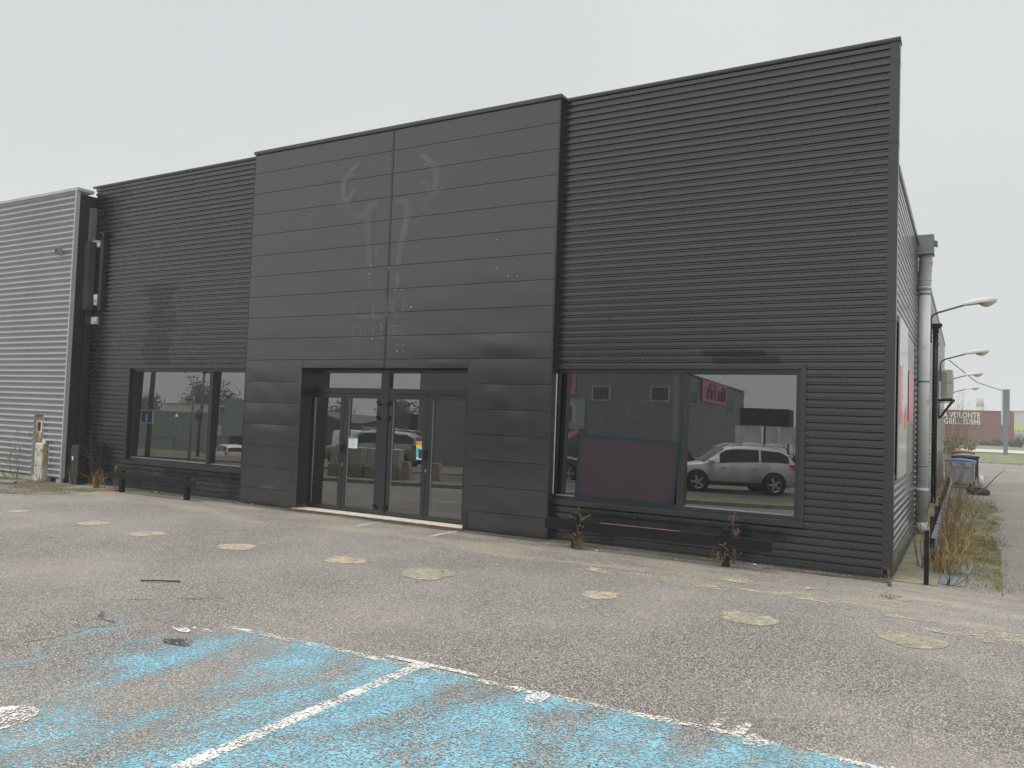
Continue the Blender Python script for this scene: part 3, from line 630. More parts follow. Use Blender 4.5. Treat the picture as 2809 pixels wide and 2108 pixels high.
# ================================================================== SILVER NEIGHBOUR AND ITS CORNER
GY, GX = -.38, -15.32
nb = thing('silver_warehouse', 'silver corrugated metal building adjoining the dark shop unit', 'building')
def wavy(x0, x1, z0, z1, y, hole=None):
    n_ = int((z1-z0)/.12*10); P = [(z0+(z1-z0)*i/n_) for i in range(n_+1)]
    f = lambda z: y-.030*(1+math.tanh(2.2*math.sin(2*math.pi*z/.1203+.9)))
    return MB().grid([[(x0, f(z), z) for z in P], [(x1, f(z), z) for z in P]])
HX0, HX1, HX2, ZT, ZM = -16.41, -16.06, -15.81, 1.37, .81      # slot cut for the meter cabinet
for z0, z1 in ((ZT,2.2),(2.2,3.28),(3.28,4.36),(4.36,5.44),(5.44,6.03)):
    wavy(-30, GX-.01, z0, z1, GY).build('cladding_sheet', M_silver, nb)
wavy(-30, HX0, .09, ZT, GY).build('cladding_sheet', M_silver, nb)
wavy(HX1, GX-.01, ZM, ZT, GY).build('cladding_sheet', M_silver, nb); wavy(HX2, GX-.01, .09, ZM, GY).build('cladding_sheet', M_silver, nb)
MB().box((-30,GY-.06,6.05), (GX+.03,GY+.3,6.115)).build('coping', mat('pale coping', (.50,.50,.50), rough=.5), nb, .004)
MB().box((GX-.035,GY-.068,.09), (GX,GY+.02,6.05)).build('corner_trim', M_silvtrim, nb)
MB().box((GX-.02,GY+.02,.0), (GX-.002,.05,6.0)).build('return_wall', mat('dark return sheet', (.022,.026,.027), rough=.5), nb)
MB().box((-30,GY+.03,0), (GX-.03,GY+.12,6.0)).build('wall', M_dark, nb)
MB().box((HX0-.012,GY-.05,.0), (HX0,GY+.02,ZT+.01)).box((HX1,GY-.05,ZM), (HX1+.012,GY+.02,ZT+.01)).box((HX2,GY-.05,.05), (HX2+.012,GY+.02,ZM)).build('slot_trim', M_silvtrim, nb)
MB().box((HX0,GY+.012,.0), (HX1,GY+.028,ZT)).box((HX1,GY+.012,.0), (HX2,GY+.028,ZM)).build('slot_back', mat('grey slot back', (.26,.255,.25), rough=.8), nb)
rb = random.Random(5); x = -18.3
while x < GX-.05:
    wd = min(rb.uniform(.36,.42), GX-.02-x)
    if not (-16.25 < x+wd and x < -15.82): MB().box((x,GY-.03-rb.uniform(0,.012),-.02), (x+wd-.012,GY+.1,.085)).build('foundation_block', M_block, nb, .006)
    x += wd
# meter cabinet and rusty box standing in the slot
mc = thing('meter_cabinet', 'weathered cream utility cabinet with stained side at the foot of silver wall', 'cabinet', (-16.04,-.45,0))
def rel(o, mb): mb.v = [(v[0]-o.location.x, v[1]-o.location.y, v[2]-o.location.z) for v in mb.v]; return mb
rel(mc, MB().box((-16.18,-.50,0), (-15.905,GY+.005,.785))).build('body', M_cream, mc, .005)
rel(mc, MB().box((-15.904,-.49,.34), (-15.898,GY-.01,.775))).build('side_panel', M_creamdark, mc)
rel(mc, MB().box((-16.165,-.509,.33), (-15.92,-.50,.77))).build('door', M_cream, mc, .002)
rel(mc, MB().tube([(-15.97,-.43,.785),(-15.97,-.43,.84)], .045, 12)).build('cap', M_cream, mc)
rbx = thing('rusty_box', 'rusty red and white metal box on pipe in a slot of silver wall', 'box', (-16.16,GY,.785))
rel(rbx, frame_rect(MB(), -16.295, -16.07, .985, 1.255, .045, GY-.06, GY+.01)).build('frame', M_rust, rbx, .003)
rel(rbx, MB().box((-16.25,GY-.035,1.03), (-16.115,GY+.005,1.21))).build('inset', mat('dark maroon inset', (.05,.02,.025), rough=.7), rbx)
rel(rbx, MB().box((-16.11,GY-.07,1.0), (-16.065,GY-.061,1.24))).build('side_plate', M_white, rbx)
rel(rbx, MB().tube([(-16.15,GY-.02,.78),(-16.15,GY-.02,.985)], .05, 10)).build('pipe', M_rustp, rbx)
# small floodlight high on the silver wall
c = onY(166, 690, GY-.06); fl = thing('wall_floodlight', 'small square floodlight fixed high on silver wall', 'lamp', (c.x, GY-.03, c.z))
MB().box((-.07,-.12,-.06), (.07,-.03,.06)).build('housing', mat('grey housing', (.30,.30,.30), rough=.5), fl, .006); MB().box((-.05,-.128,-.04), (.055,-.12,.045)).build('lens', M_carglass, fl); MB().tube([(.03,-.03,0),(.03,.02,0)], .018, 8).build('bracket', M_zinc, fl)
# dark downpipe boxing in the corner
dp = thing('boxed_downpipe', 'dark boxed downpipe in the corner beside the silver building', 'downpipe', (-15.27,-.1,0))
rel(dp, MB().box((-15.355,-.2,3.59), (-15.175,-.04,5.03))).build('upper_casing', mat('dark grey casing', (.07,.073,.078), rough=.4), dp, .004)
rel(dp, MB().box((-15.33,-.17,0), (-15.2,-.04,3.59))).build('lower_casing', M_trim, dp, .004)
rel(dp, MB().box((-15.31,-.15,5.03), (-15.24,-.02,5.75))).build('pipe', M_zinc, dp)
rel(dp, MB().add([(-15.17,-.15,5.03),(-15.02,-.04,4.97),(-15.01,-.04,5.05),(-15.12,-.15,5.07)], [(0,1,2,3)])).build('torn_flashing', mat('torn pale membrane', (.60,.57,.45), rough=.8), dp)
up = thing('sign_upright', 'dark empty sign bracket upright bolted to the ribbed wall', 'bracket', (-14.885,0,3.58))
MB().box((-.052,-.11,0), (.052,-.02,1.62)).build('post', M_trim, up, .003); MB().box((-.085,-.125,1.55), (.075,-.015,1.63)).build('cap', M_trim, up, .003); MB().box((-.09,-.16,1.5), (-.04,-.10,1.6)).build('clamp', M_blackm, up)
for z in (.1,.75,1.4): MB().box((-.07,-.024,z), (.07,-.012,z+.05)).build('wall_plate', M_blackm, up)
al = thing('alarm_sounder', 'white alarm sounder box with orange beacon on the ribbed wall', 'alarm', (-15.0,-.016,3.69))
MB().prism([(-.10,-.05,0),(.10,-.05,0),(.14,-.05,.235),(-.13,-.05,.235)], (0,.04,0)).build('case', M_white, al, .006)
MB().prism([(-.09,-.075,.01),(.0,-.075,.01),(.02,-.075,.225),(-.11,-.075,.225)], (0,.026,0)).build('cover', M_white, al, .004)
MB().box((-.075,-.085,.07), (.0,-.075,.12)).build('beacon', mat('orange beacon', (.75,.36,.04), rough=.4), al); MB().box((-.04,-.06,-.014), (.0,-.045,.0)).build('led', mat('red led cover', (.45,.06,.04), rough=.4), al)
jb = thing('junction_box', 'small cream junction box with loose cable below the alarm sounder', 'box', (-15.09,-.016,3.30))
MB().box((-.10,-.055,0), (.10,0,.15)).build('case', M_cream, jb, .006); MB().tube([(.04,-.03,0),(.05,-.05,-.06),(.03,-.05,-.10),(-.01,-.05,-.06),(-.04,-.04,-.1),(-.06,-.04,-.04)], .006, 6).build('cable', M_rubber, jb)
MB().tube([(.02,-.06,.10),(.06,-.06,.06),(.04,-.06,.03)], .004, 5).build('wire', mat('beige wire', (.45,.4,.28)), jb)
hk = thing('wall_spotlight', 'small bare spotlight stub near the sign bracket upright', 'lamp', (-14.98,-.016,4.93)); MB().tube([(0,.02,0),(0,-.06,.0)], .02, 8).build('arm', M_zinc, hk); MB().lathe((0,-.07,0), [(.03,0),(.045,-.05),(.0,-.05)], 12, 'Y').build('head', M_silvtrim, hk)
eb = thing('electric_cabinet', 'narrow black steel cabinet with a white sticker in the corner', 'cabinet', (-14.94,-.33,0))
hh = onY(1345/6.383, 1120+650/6.383, -.4).z
MB().box((-.13,-.07,0), (.13,.1,hh)).build('body', M_trim, eb, .004); MB().box((-.11,-.078,.30), (.11,-.07,hh-.03)).build('door', M_trim, eb, .002); MB().box((-.11,-.078,.02), (.11,-.07,.29)).build('door', M_trim, eb, .002)
MB().prism([(-.055+.028*math.cos(k*.52),-.079,.53+.045*math.sin(k*.52)) for k in range(12)], (0,-.003,0)).build('sticker', M_paper, eb)

# ================================================================== GUARD RAILS
def rail(name, label, posts, x0, x1, yb, z0, z1, hp, grp=None, paint=False):
    t = thing(name, label, 'guard rail', (posts[0][0], posts[0][1], 0), 0, grp)
    for i, (x, y) in enumerate(posts): rel(t, MB().box((x-.04,y-.04,-.02), (x+.04,y+.04,hp))).build('post', M_blackm, t, .004)
    rel(t, MB().box((x0,yb-.05,z0), (x1,yb+.0,z0+.006)).box((x0,yb-.05,z1-.006), (x1,yb+.03,z1)).box((x0,yb-.056,z0), (x1,yb-.05,z1))).build('beam', M_blackm, t)
    for x, y in posts: rel(t, MB().box((x-.055,yb-.062,z1), (x+.055,yb+.04,z1+.012))).build('clamp', M_blackm, t)
    if paint: rel(t, MB().box((-3.35,yb-.05,z1+.0005), (-2.3,yb+.0,z1+.002))).build('scuffed_paint', mat('faded pink scuff', (.22,.10,.10), rough=.7, var=.3, vscale=12), t)
    return t
rail('guard_rail', 'low black steel guard rail under the wide shop window', [(-3.71,-.50),(-1.75,-.47)], onY(1497,1424,-.55).x, -1.20, -.52, .235, .365, .45, paint=True)
rail('guard_rail', 'low black steel guard rail under window next to silver building', [(-13.13,-.56),(-11.32,-.53)], -13.45, -10.98, -.58, .25, .375, .42)
# rail along the side yard: posts with short beams
sr = thing('guard_rail', 'black post and beam guard rail running along the side wall', 'guard rail', (.35,-.1,0))
rel(sr, MB().box((.326,-.105,-.02), (.374,-.055,.595))).build('post', M_blackm, sr, .004)
yy = 1.55
while yy < 13:
    rel(sr, MB().box((.325,yy-.025,-.02), (.375,yy+.025,.60))).build('post', M_blackm, sr, .004); yy += 1.65
ya = .25
while ya < 13:
    rel(sr, MB().box((.378,ya,.34), (.425,ya+1.55,.345)).box((.42,ya,.345), (.425,ya+1.55,.475)).box((.378,ya,.475), (.425,ya+1.55,.48))).build('beam', mat('grey worn steel', (.16,.165,.17), rough=.4, metal=.3, var=.3, vscale=6), sr); ya += 1.65

# ================================================================== SIDE WALL FITTINGS
pp = thing('downpipe', 'fat pale grey plastic downpipe with square hopper on the side wall', 'downpipe', (.09,4.6,0))
rel(pp, MB().tube([(.09,4.6,.16),(.09,4.6,4.05)], .092, 20)).build('pipe', M_pvc, pp)
rel(pp, MB().tube([(.09,4.6,4.0),(.09,4.6,4.14),(.095,4.58,4.26),(.105,4.53,4.38),(.108,4.5,4.46),(.108,4.5,4.57)], .098, 20)).build('offset_bend', M_pvc, pp)
for z in (.7, 4.0, 4.14, 4.40): rel(pp, MB().tube([(.09+(.016 if z > 4.3 else 0),4.6-(.08 if z > 4.3 else 0),z),(.09+(.016 if z > 4.3 else 0),4.6-(.08 if z > 4.3 else 0),z+.05)], .103, 20)).build('socket', M_pvc, pp)
for z in (1.10, 2.48, 3.92): rel(pp, MB().tube([(.09,4.6,z),(.09,4.6,z+.022)], .098, 20).box((-.02,4.5,z+.002), (.02,4.52,z+.018))).build('clamp', M_zinc, pp)
rel(pp, MB().tube([(.09,4.6,.2),(.1,4.6,.10),(.17,4.58,.05)], [.094,.094,.08], 16)).build('shoe', M_pvc, pp)
hb = MB(); rel(pp, hb.box((-.02,4.32,4.56), (.225,4.62,4.86)).box((-.02,4.315,4.545), (.23,4.625,4.572))).build('hopper', M_zinc, pp, .004)
rel(pp, MB().prism([(.225,4.42,4.70),(.225,4.55,4.70),(.225,4.55,4.78),(.225,4.42,4.78)], (.05,0,-.02))).build('overflow_spout', M_zinc, pp)
bp = thing('black_downpipe', 'slim black downpipe with flat hopper further along the side wall', 'downpipe', (.09,9.9,0))
rel(bp, MB().tube([(.09,9.9,.1),(.09,9.9,3.95)], .055, 14)).build('pipe', M_blackm, bp); rel(bp, MB().tube([(.09,9.9,3.86),(.09,9.9,3.99)], .064, 14)).build('collar', M_blackm, bp)
rel(bp, MB().box((.0,9.75,3.98), (.20,10.05,4.02)).prism([(.0,9.74,4.02),(.225,9.74,4.02),(.205,9.74,4.055),(.0,9.74,4.055)], (0,.32,0))).build('hopper', M_blackm, bp)
rel(bp, MB().box((.13,9.86,3.58), (.165,9.9,3.64))).build('clip', M_zinc, bp)
# arm lamps
def wall_lamp(y, z, n, label):
    t = thing('wall_lamp', label, 'lamp', (.02, y, z), 0, 'arm lamps along the side wall')
    MB().tube([(.02,0,-.52),(.02,0,-.02),(.05,0,.05),(.14,0,.105),(.62,0,.245)], .021, 8).build('arm', mat('grey lamp arm', (.09,.085,.12), rough=.5), t)
    MB().box((-.01,-.05,-.5), (.02,.05,-.2)).build('wall_plate', M_zinc, t)
    P = []
    for i in range(11):
        u = i/10; wd = (.05+.065*math.sin(math.pi*min(1,u*.9+.1))**.8)*(1 if u < .85 else 1-(u-.85)*3.5); top = .045+.075*math.sin(math.pi*(u*.75+.12)); x = .60+u*.60; zb = .235+u*.065
        P.append([(x, wd*math.cos(a), zb+top*math.sin(a)) for a in [math.pi*k/10 for k in range(11)]])
    mb = MB(); mb.grid(P); mb.add(P[0], [tuple(range(11))]); mb.add([r[0] for r in P]+[r[-1] for r in P][::-1], [tuple(range(22))]); mb.build('housing', M_lampw, t)
    Q = []
    for i in range(9):
        u = i/8; x = .88+u*.30; zb = .235+(.28/.6*.065)+u*.032-.004; wd = .09*math.sin(math.pi*(u*.92+.04))**.6; dp_ = .085*math.sin(math.pi*(u*.92+.04))
        Q.append([(x, wd*math.cos(a), zb-dp_*math.sin(a)) for a in [math.pi*k/8 for k in range(9)]])
    MB().grid(Q).build('bowl', mat('frosted bowl', (.60,.58,.48), rough=.25), t)
    return t
wall_lamp(8.7, 4.05, 0, 'arm lamp on the side wall nearest the pale grey downpipe')
wall_lamp(15.6, 3.62, 1, 'arm lamp on side wall just above the air conditioner')
wall_lamp(25.5, 3.62, 2, 'arm lamp on the side wall beyond the air conditioner')
wall_lamp(37, 3.62, 3, 'last arm lamp of the row at the far end of the side wall')
# air conditioner on brackets
ac = thing('air_conditioner', 'white outdoor air conditioner on black brackets on the side wall', 'air conditioner', (.0,15.8,2.55))
MB().box((.05,0,.06), (.345,.82,.90)).build('case', mat('dirty white metal', (.60,.58,.52), rough=.5, dirt=((.38,.36,.32), .55, .7, 5)), ac, .02)
for k in range(14): MB().box((.06,-.008,.14+k*.05), (.20,.0,.165+k*.05)).build('louvre', mat('grey louvre', (.30,.30,.29), rough=.5), ac)
MB().lathe((.348,.42,.5), [(.28,0),(.26,.012),(.05,.012),(.0,.012)], 24, 'X').build('fan_grille', mat('grey louvre', (.30,.30,.29)), ac)
MB().tube([(-.02,-.05,-.05),(-.02,-.05,.75)], .012, 6).build('refrigerant_pipe', M_rubber, ac)
for y in (-.02, .62):
    MB().box((-.02,y,0), (.40,y+.05,.05)).build('bracket', M_blackm, ac); MB().prism([(-.01,y,-.50),(.04,y,-.50),(.36,y,-.02),(.30,y,-.02)], (0,.05,0)).build('strut', M_blackm, ac); MB().box((-.02,y,-.5), (.01,y+.05,0)).build('wall_bar', M_blackm, ac)
for z in (-.06,-.02,.03): MB().box((-.02,-.06,z), (.40,-.05,z+.018)).build('drip_bar', M_blackm, ac)
# shop sign panels on the side wall
sp_ = thing('wall_sign', 'glossy white and dark sign panel with red blocks on the side wall', 'sign', (.0,0,1.1))
rel(sp_, MB().box((.02,.22,1.12), (.034,1.62,3.02))).build('white_panel', mat('glossy white panel', (.50,.51,.52), rough=.16, var=.04), sp_)
rel(sp_, MB().box((.02,1.625,1.1), (.030,3.02,2.95))).build('dark_panel', mat('glossy dark panel', (.05,.052,.058), rough=.2), sp_)
for (y0, y1, z0, z1, c_) in [(.3,.75,1.75,2.45,(.70,.12,.18)),(.78,1.1,1.9,2.5,(.80,.80,.82)),(1.12,1.55,1.7,1.98,(.70,.12,.18)),(1.15,1.5,2.02,2.5,(.80,.80,.82)),(1.9,2.95,1.82,2.5,(.62,.03,.08))]:
    rel(sp_, MB().box((.0345,y0,z0), (.037,y1,z1))).build('printed_block', mat('print %.2f %.2f' % (c_[0], c_[1]), c_, rough=.25), sp_)

# bins
def bin4(name, label, x, y, wd, ln, h, body, lid, rz=0, open_=0.0):
    t = thing(name, label, 'bin', (x, y, 0), rz, 'waste bins by the side wall')
    mb = MB(); w0, w1, l0, l1 = wd*.42, wd*.5, ln*.42, ln*.5; z0, z1 = .17, h
    mb.add([(-w0,-l0,z0),(w0,-l0,z0),(w0,l0,z0),(-w0,l0,z0),(-w1,-l1,z1),(w1,-l1,z1),(w1,l1,z1),(-w1,l1,z1)], [(3,2,1,0),(0,1,5,4),(1,2,6,5),(2,3,7,6),(3,0,4,7)]); mb.build('body', body, t)
    MB().box((-w1-.02,-l1-.025,z1-.05), (w1+.02,l1+.025,z1)).build('rim', body, t, .008)
    for sx in (-1,1): MB().box((sx*w1*.93-.02,-l1-.012,z0+.05), (sx*w1*.93+.02,-l1+.03,z1-.05)).build('rib', body, t)
    for sx in (-.62,.3): MB().prism([(sx*w1,-l1-.03,z1-.14),(sx*w1+.14,-l1-.03,z1-.16),(sx*w1+.15,-l1-.03,z1-.05),(sx*w1,-l1-.03,z1-.05)], (0,.04,0)).build('lift_bracket', body, t)
    P = []
    for i in range(7):
        u = i/6*2-1; P.append([(u*(w1+.03), v*(l1+.03), z1+.012+.07*(1-u*u)*(1-.5*v*v)+open_*(u+1)*.5) for v in (-1,-.6,0,.6,1)])
    mb = MB(); mb.grid(P); mb.add([r[0] for r in P]+[(r[0][0], r[0][1], z1) for r in P][::-1], [tuple(range(14))]); mb.add([r[-1] for r in P]+[(r[-1][0], r[-1][1], z1) for r in P][::-1], [tuple(range(14))]); mb.build('lid', lid, t)
    for sx in (-1,1):
        for sy in (-1,1):
            wh = MB(); wh.lathe((sx*w0*.8,sy*l0*.8,.085), [(.0,-.025),(.085,-.025),(.085,.025),(.0,.025)], 14, 'X').build('wheel', M_rubber, t); MB().box((sx*w0*.8-.035,sy*l0*.8-.03,.09), (sx*w0*.8+.035,sy*l0*.8+.03,.19)).build('fork', M_zinc, t)
    return t
M_bing = mat('grey bin plastic', (.40,.41,.42), rough=.5, var=.12, dirt=((.50,.49,.47), .55, .7, 4))
bin4('waste_bin', 'grey wheeled waste bin with a blue lid', .56, 17.75, .76, .8, .80, M_bing, mat('blue lid', (.07,.17,.36), rough=.4, var=.1))
bin4('waste_bin', 'dark wheeled waste bin with a grey lid', .68, 19.2, .72, .8, .92, mat('dark bin plastic', (.05,.052,.06), rough=.5), mat('grey lid', (.28,.29,.29), rough=.5))
bin4('waste_bin', 'orange red wheeled waste bin behind the grey ones', .60, 20.9, .66, .8, .99, mat('brick red bin', (.35,.09,.05), rough=.6), mat('orange lid', (.38,.17,.07), rough=.5))
o = MB().lathe((0,0,.0), [(.12,-.05),(.24,-.06),(.29,-.02),(.29,.06),(.24,.10),(.12,.09)], 22); ty = o.build('old_tyre', M_rubber); ty.location = (.98,15.1,.07); ty.rotation_euler = (.12,.1,0); tag(ty, 'old black tyre lying on the tarmac near the waste bins', 'tyre')
pb = MB(); P = []
for i in range(9):
    a = i/8*math.pi; P.append([(.10*math.sin(a)*math.cos(b)*(1+.25*math.sin(3*b+i)), .09*math.sin(a)*math.sin(b), .17-.17*math.cos(a)*(1+.1*math.sin(5*b))) for b in [k*.7 for k in range(10)]])
pb.grid(P); o = pb.build('rubbish_bag', mat('white plastic bag', (.70,.70,.70), rough=.35)); o.location = (1.1,18.9,.35); o.location.z = .0; tag(o, 'white rubbish bag leaning beside the dark waste bin', 'bag')

# ================================================================== PLANTS AND LITTER NEAR THE WALLS
def weed(name, label, loc, n_, h, spread, mt, seed, rad=.004, branch=2, lean=(0,0), cat='weed', group=None, heads=False, mt2=None, blades=0):
    r_ = random.Random(seed); t = thing(name, label, cat, loc, 0, group); mb = MB(); hb_ = MB()
    for i in range(n_):
        a = r_.uniform(0, 6.28); hh_ = h*r_.uniform(.35, .95); sp_r = spread*r_.uniform(.2, 1); b0 = Vector((r_.gauss(0,.05)*min(1,spread*3), r_.gauss(0,.05)*min(1,spread*3), -.01))
        tip = b0+Vector((math.cos(a)*sp_r+lean[0]*hh_, math.sin(a)*sp_r+lean[1]*hh_, hh_)); pts = []
        bow = Vector((r_.gauss(0,.05), r_.gauss(0,.05), 0))*h
        for k in range(5):
            u = k/4; pts.append(b0+(tip-b0)*u+bow*math.sin(math.pi*u)*.5+Vector((r_.gauss(0,.006), r_.gauss(0,.006), 0)))
        mb.tube(pts, [rad, rad*.9, rad*.75, rad*.55, rad*.3], 3, False)
        for q in range(branch):
            k = r_.randint(2, 3); p0 = pts[k].lerp(pts[k+1], r_.random()); d = Vector((r_.gauss(0,1), r_.gauss(0,1), r_.uniform(.5,1.8))).normalized()*hh_*r_.uniform(.12,.3)
            mb.tube([p0, p0+d*.5+Vector((0,0,.01)), p0+d], [rad*.5, rad*.4, rad*.25], 3, False)
            if heads:
                for w_ in range(3): hb_.tube([p0+d*(.7+.15*w_), p0+d*(.78+.15*w_)+Vector((0,0,.006))], .006*r_.uniform(.6,1.3), 5)
    mb.build('stem', mt, t)['kind'] = 'stuff'
    if heads: hb_.build('seed_head', mt2 or mt, t)['kind'] = 'stuff'
    if blades:
        gb = MB()
        for i in range(blades):
            a = r_.uniform(0, 6.28); gb.blade((r_.gauss(0,spread*.3), r_.gauss(0,spread*.3), -.01), (math.cos(a), math.sin(a), 0), h*r_.uniform(.2,.5), .004, h*r_.uniform(.1,.4))
        gb.build('blade', mt2 or M_straw, t)['kind'] = 'stuff'
    return t
def at(px, py): p = onZ(px, py); return (p.x, p.y, 0)
Z6 = lambda x, y: at(x/6.383, 1120+y/6.383)
weed('dry_weed', 'thin dry weed with small seed heads against the silver wall', Z6(285,1240), 9, 1.05, .25, M_stem, 1, .004, 4, heads=True)
weed('dry_weed', 'short dry weed beside the foot of silver wall', Z6(110,1245), 7, .5, .2, M_stem, 2, .0035, 3, heads=True)
weed('dry_weed', 'arching dry bramble stems in front of cream utility cabinet', Z6(720,1310), 12, .75, .45, M_stem, 3, .004, 2, lean=(.2,0))
weed('dry_weed', 'dry brown weed in front of the black electric cabinet', Z6(1260,1370), 8, .85, .25, M_stem, 4, .004, 2, lean=(-.15,0))
weed('dry_weed', 'tall dark burnt looking weed stalk beside the ribbed wall', Z6(1600,1350), 4, 1.35, .08, M_bark, 5, .016, 3)
weed('dry_weed', 'bushy brown weed clump with straw at its foot beside the ribbed wall', Z6(1690,1400), 24, .95, .2, M_bark, 6, .004, 3, blades=50)
weed('dry_weed', 'thin dry weed beside the rail post under the shop window by silver building', at(0+965/3.072, 980+1130/3.072), 4, .6, .08, M_straw, 7, .005, 2, heads=True)
R4 = lambda x, y: at(1500+x/3.403, 1400+y/3.403)
weed('dry_weed', 'straw weed tuft at the rail post nearest the entrance front', R4(300,365), 12, .5, .1, M_stem, 8, .0035, 2, heads=True, mt2=M_stem, blades=60)
weed('dry_weed', 'twiggy dry weed at the foot of rail post near the building corner', R4(1620,525), 12, .32, .25, M_stem, 9, .0035, 4, heads=True, mt2=M_stem)
weed('dry_weed', 'tall reddish dry weed growing behind the rail near the building corner', R4(1745,500), 3, .85, .05, M_stemred, 10, .006, 6, heads=True, mt2=M_stemred)
weed('green_weed', 'small green weed at the corner of the door reveal', at(640+1990/3.16, 960+1575/3.16), 3, .06, .05, M_greenl, 11, .003, 1, mt2=M_greenl, blades=40)
weed('green_weed', 'small green weed on the rust brown door edge', at(640+815/3.16, 960+1425/3.16), 3, .05, .05, M_greenl, 12, .003, 1, mt2=M_greenl, blades=30)
weed('dry_weed', 'straw stems at the side of the entrance opening', at(640+590/3.16, 960+1390/3.16), 8, .18, .1, M_straw, 13, .003, 1)
weed('dry_weed', 'dry stub of weed at the dark building corner', at(2150+1465/5.027, 1300+1555/5.027), 12, .22, .05, M_stem, 14, .004, 2)
M6 = lambda x, y: at(2480+x/6.386, 1380+y/6.386)
weed('twig_weed', 'bare twiggy weed standing on the grey drain cover', M6(780,1450), 9, .55, .22, M_bark, 15, .0035, 2)
weed('twig_weed', 'bare dark twigs behind the end post of the side rail', M6(350,1150), 7, 1.1, .3, M_stemred, 16, .006, 3, lean=(-.08,.1))
for i, (x, y, n_, h, sprd, ln, lab) in enumerate([(.47,.9,10,.95,.30,(.14,.05),'tall bare reddish twigs growing by the second rail post'), (.50,2.3,18,1.2,.42,(.16,.1),'dense bare twig shrub rising past the side rail'), (.52,3.6,18,1.25,.5,(.15,.1),'spreading bare twig shrub with straw grass at its foot'),
        (.48,5.4,16,1.2,.5,(.16,.1),'bare twig shrub beyond the pale grey downpipe'), (.50,7.6,14,1.2,.55,(.14,.1),'bare brown shrub beside the middle of the side rail'), (.45,10.2,12,1.1,.6,(.12,.1),'bare brown shrub at the foot of the black downpipe'), (.25,12.8,10,.8,.65,(.1,.05),'bare brown shrub in front of the waste bins'), (.12,22.6,60,3.4,.85,(.05,0),'tall bare reddish shrub behind the waste bins')]):
    weed('bare_shrub', lab, (x, y, 0), n_, h, sprd, M_stemred if i % 2 == 0 else M_stem, 30+i, .0045 if y < 6 else .006, 3, lean=ln, cat='shrub', group='bare shrubs along the side wall', blades=120 if y < 8 else 40)
M_strawlit = M_straw
for i, (x, y, lab) in enumerate([(.62,1.75,'straw tuft bent over the moss beside the drain cover'), (.75,2.9,'flattened straw tuft between moss patches'), (.66,4.0,'straw tuft at the foot of the spreading twig shrub'), (.9,4.6,'straw tuft out on the moss strip')]):
    weed('dry_grass_tuft', lab, (x, y, 0), 8, .3, .25, M_straw, 60+i, .003, 1, cat='grass tuft', blades=150)
# branch lying from the tyre
o = MB().tube([(.95,14.6,.05),(1.2,14.9,.25),(1.42,15.2,.52),(1.62,15.4,.7)], [.02,.016,.012,.006], 6).build('fallen_branch', M_bark); tag(o, 'thin bare branch sticking up from the old tyre', 'branch')
# moss
M_mossb = mask_mat('brown green moss', (.12,.105,.045), lambda t: worn(t, .56, 0, 1.5, (1,1,1), 0), rough=.95)
def moss(pts, z, seed, dens=900, mt=None):
    flat('moss_patch', pts, mt or M_moss, z)
    r_ = random.Random(seed); xs = [p[0] for p in pts]; ysx = [p[1] for p in pts]; gb = MB()
    def inside(x, y):
        c_ = False
        for k_ in range(len(pts)):
            (x1, y1), (x2, y2) = pts[k_], pts[k_-1]
            if (y1 > y) != (y2 > y) and x < (x2-x1)*(y-y1)/(y2-y1)+x1: c_ = not c_
        return c_
    area = (max(xs)-min(xs))*(max(ysx)-min(ysx)); cl = [(r_.uniform(min(xs), max(xs)), r_.uniform(min(ysx), max(ysx))) for _ in range(max(4, int(area*26)))]
    for i in range(int(min(6000, area*dens))):
        c_ = r_.choice(cl); x, y = c_[0]+r_.gauss(0,.05), c_[1]+r_.gauss(0,.14)
        if r_.random() < .6 and not inside(x, y): continue
        a = r_.uniform(0, 6.28); gb.blade((x, y, -.003), (math.cos(a), math.sin(a), 0), r_.uniform(.008,.035), .004, r_.uniform(.005,.03))
    o = gb.build('moss', mat('moss blade', (.15,.165,.03), rough=.9, var=.45, vscale=5, dirt=((.22,.15,.05), .5, .62, 2.5)), car_park); o['kind'] = 'stuff'
moss(blob(.98,2.6,.17,2.5,40,.25,1), .0052, 1); moss(blob(1.0,6.2,.2,2.6,40,.25,2), .0056, 2); moss(blob(.72,4.6,.22,2.6,40,.3,3), .006, 3); moss(blob(.92,10.6,.3,2.8,40,.25,4), .0064, 4)
moss(blob(.60,1.5,.13,.75,30,.25,5), .0068, 5); moss([(.725,.1),(.755,.1),(.76,2.2),(.735,2.2)], .0072, 6); moss([(1.02,.05),(1.05,.05),(1.06,.8),(1.0,.8)], .0074, 7)
c = onZ(1925*OV, 1290*OV); moss(blob(c.x, c.y, .08, .14, 24, .2, 8), .0078, 8)
moss([(-18.6,-.5),(-15.4,-.46),(-13.7,-.62),(-13.5,-.95),(-13.4,-1.5),(-13.6,-1.95),(-14.3,-2.2),(-15.6,-2.2),(-17,-2.0),(-18.6,-1.9)], .0055, 9, 160, M_mossb)
moss([(-13.4,-.04),(-10.5,-.04),(-10.5,-.10),(-13.4,-.16)], .0062, 10)
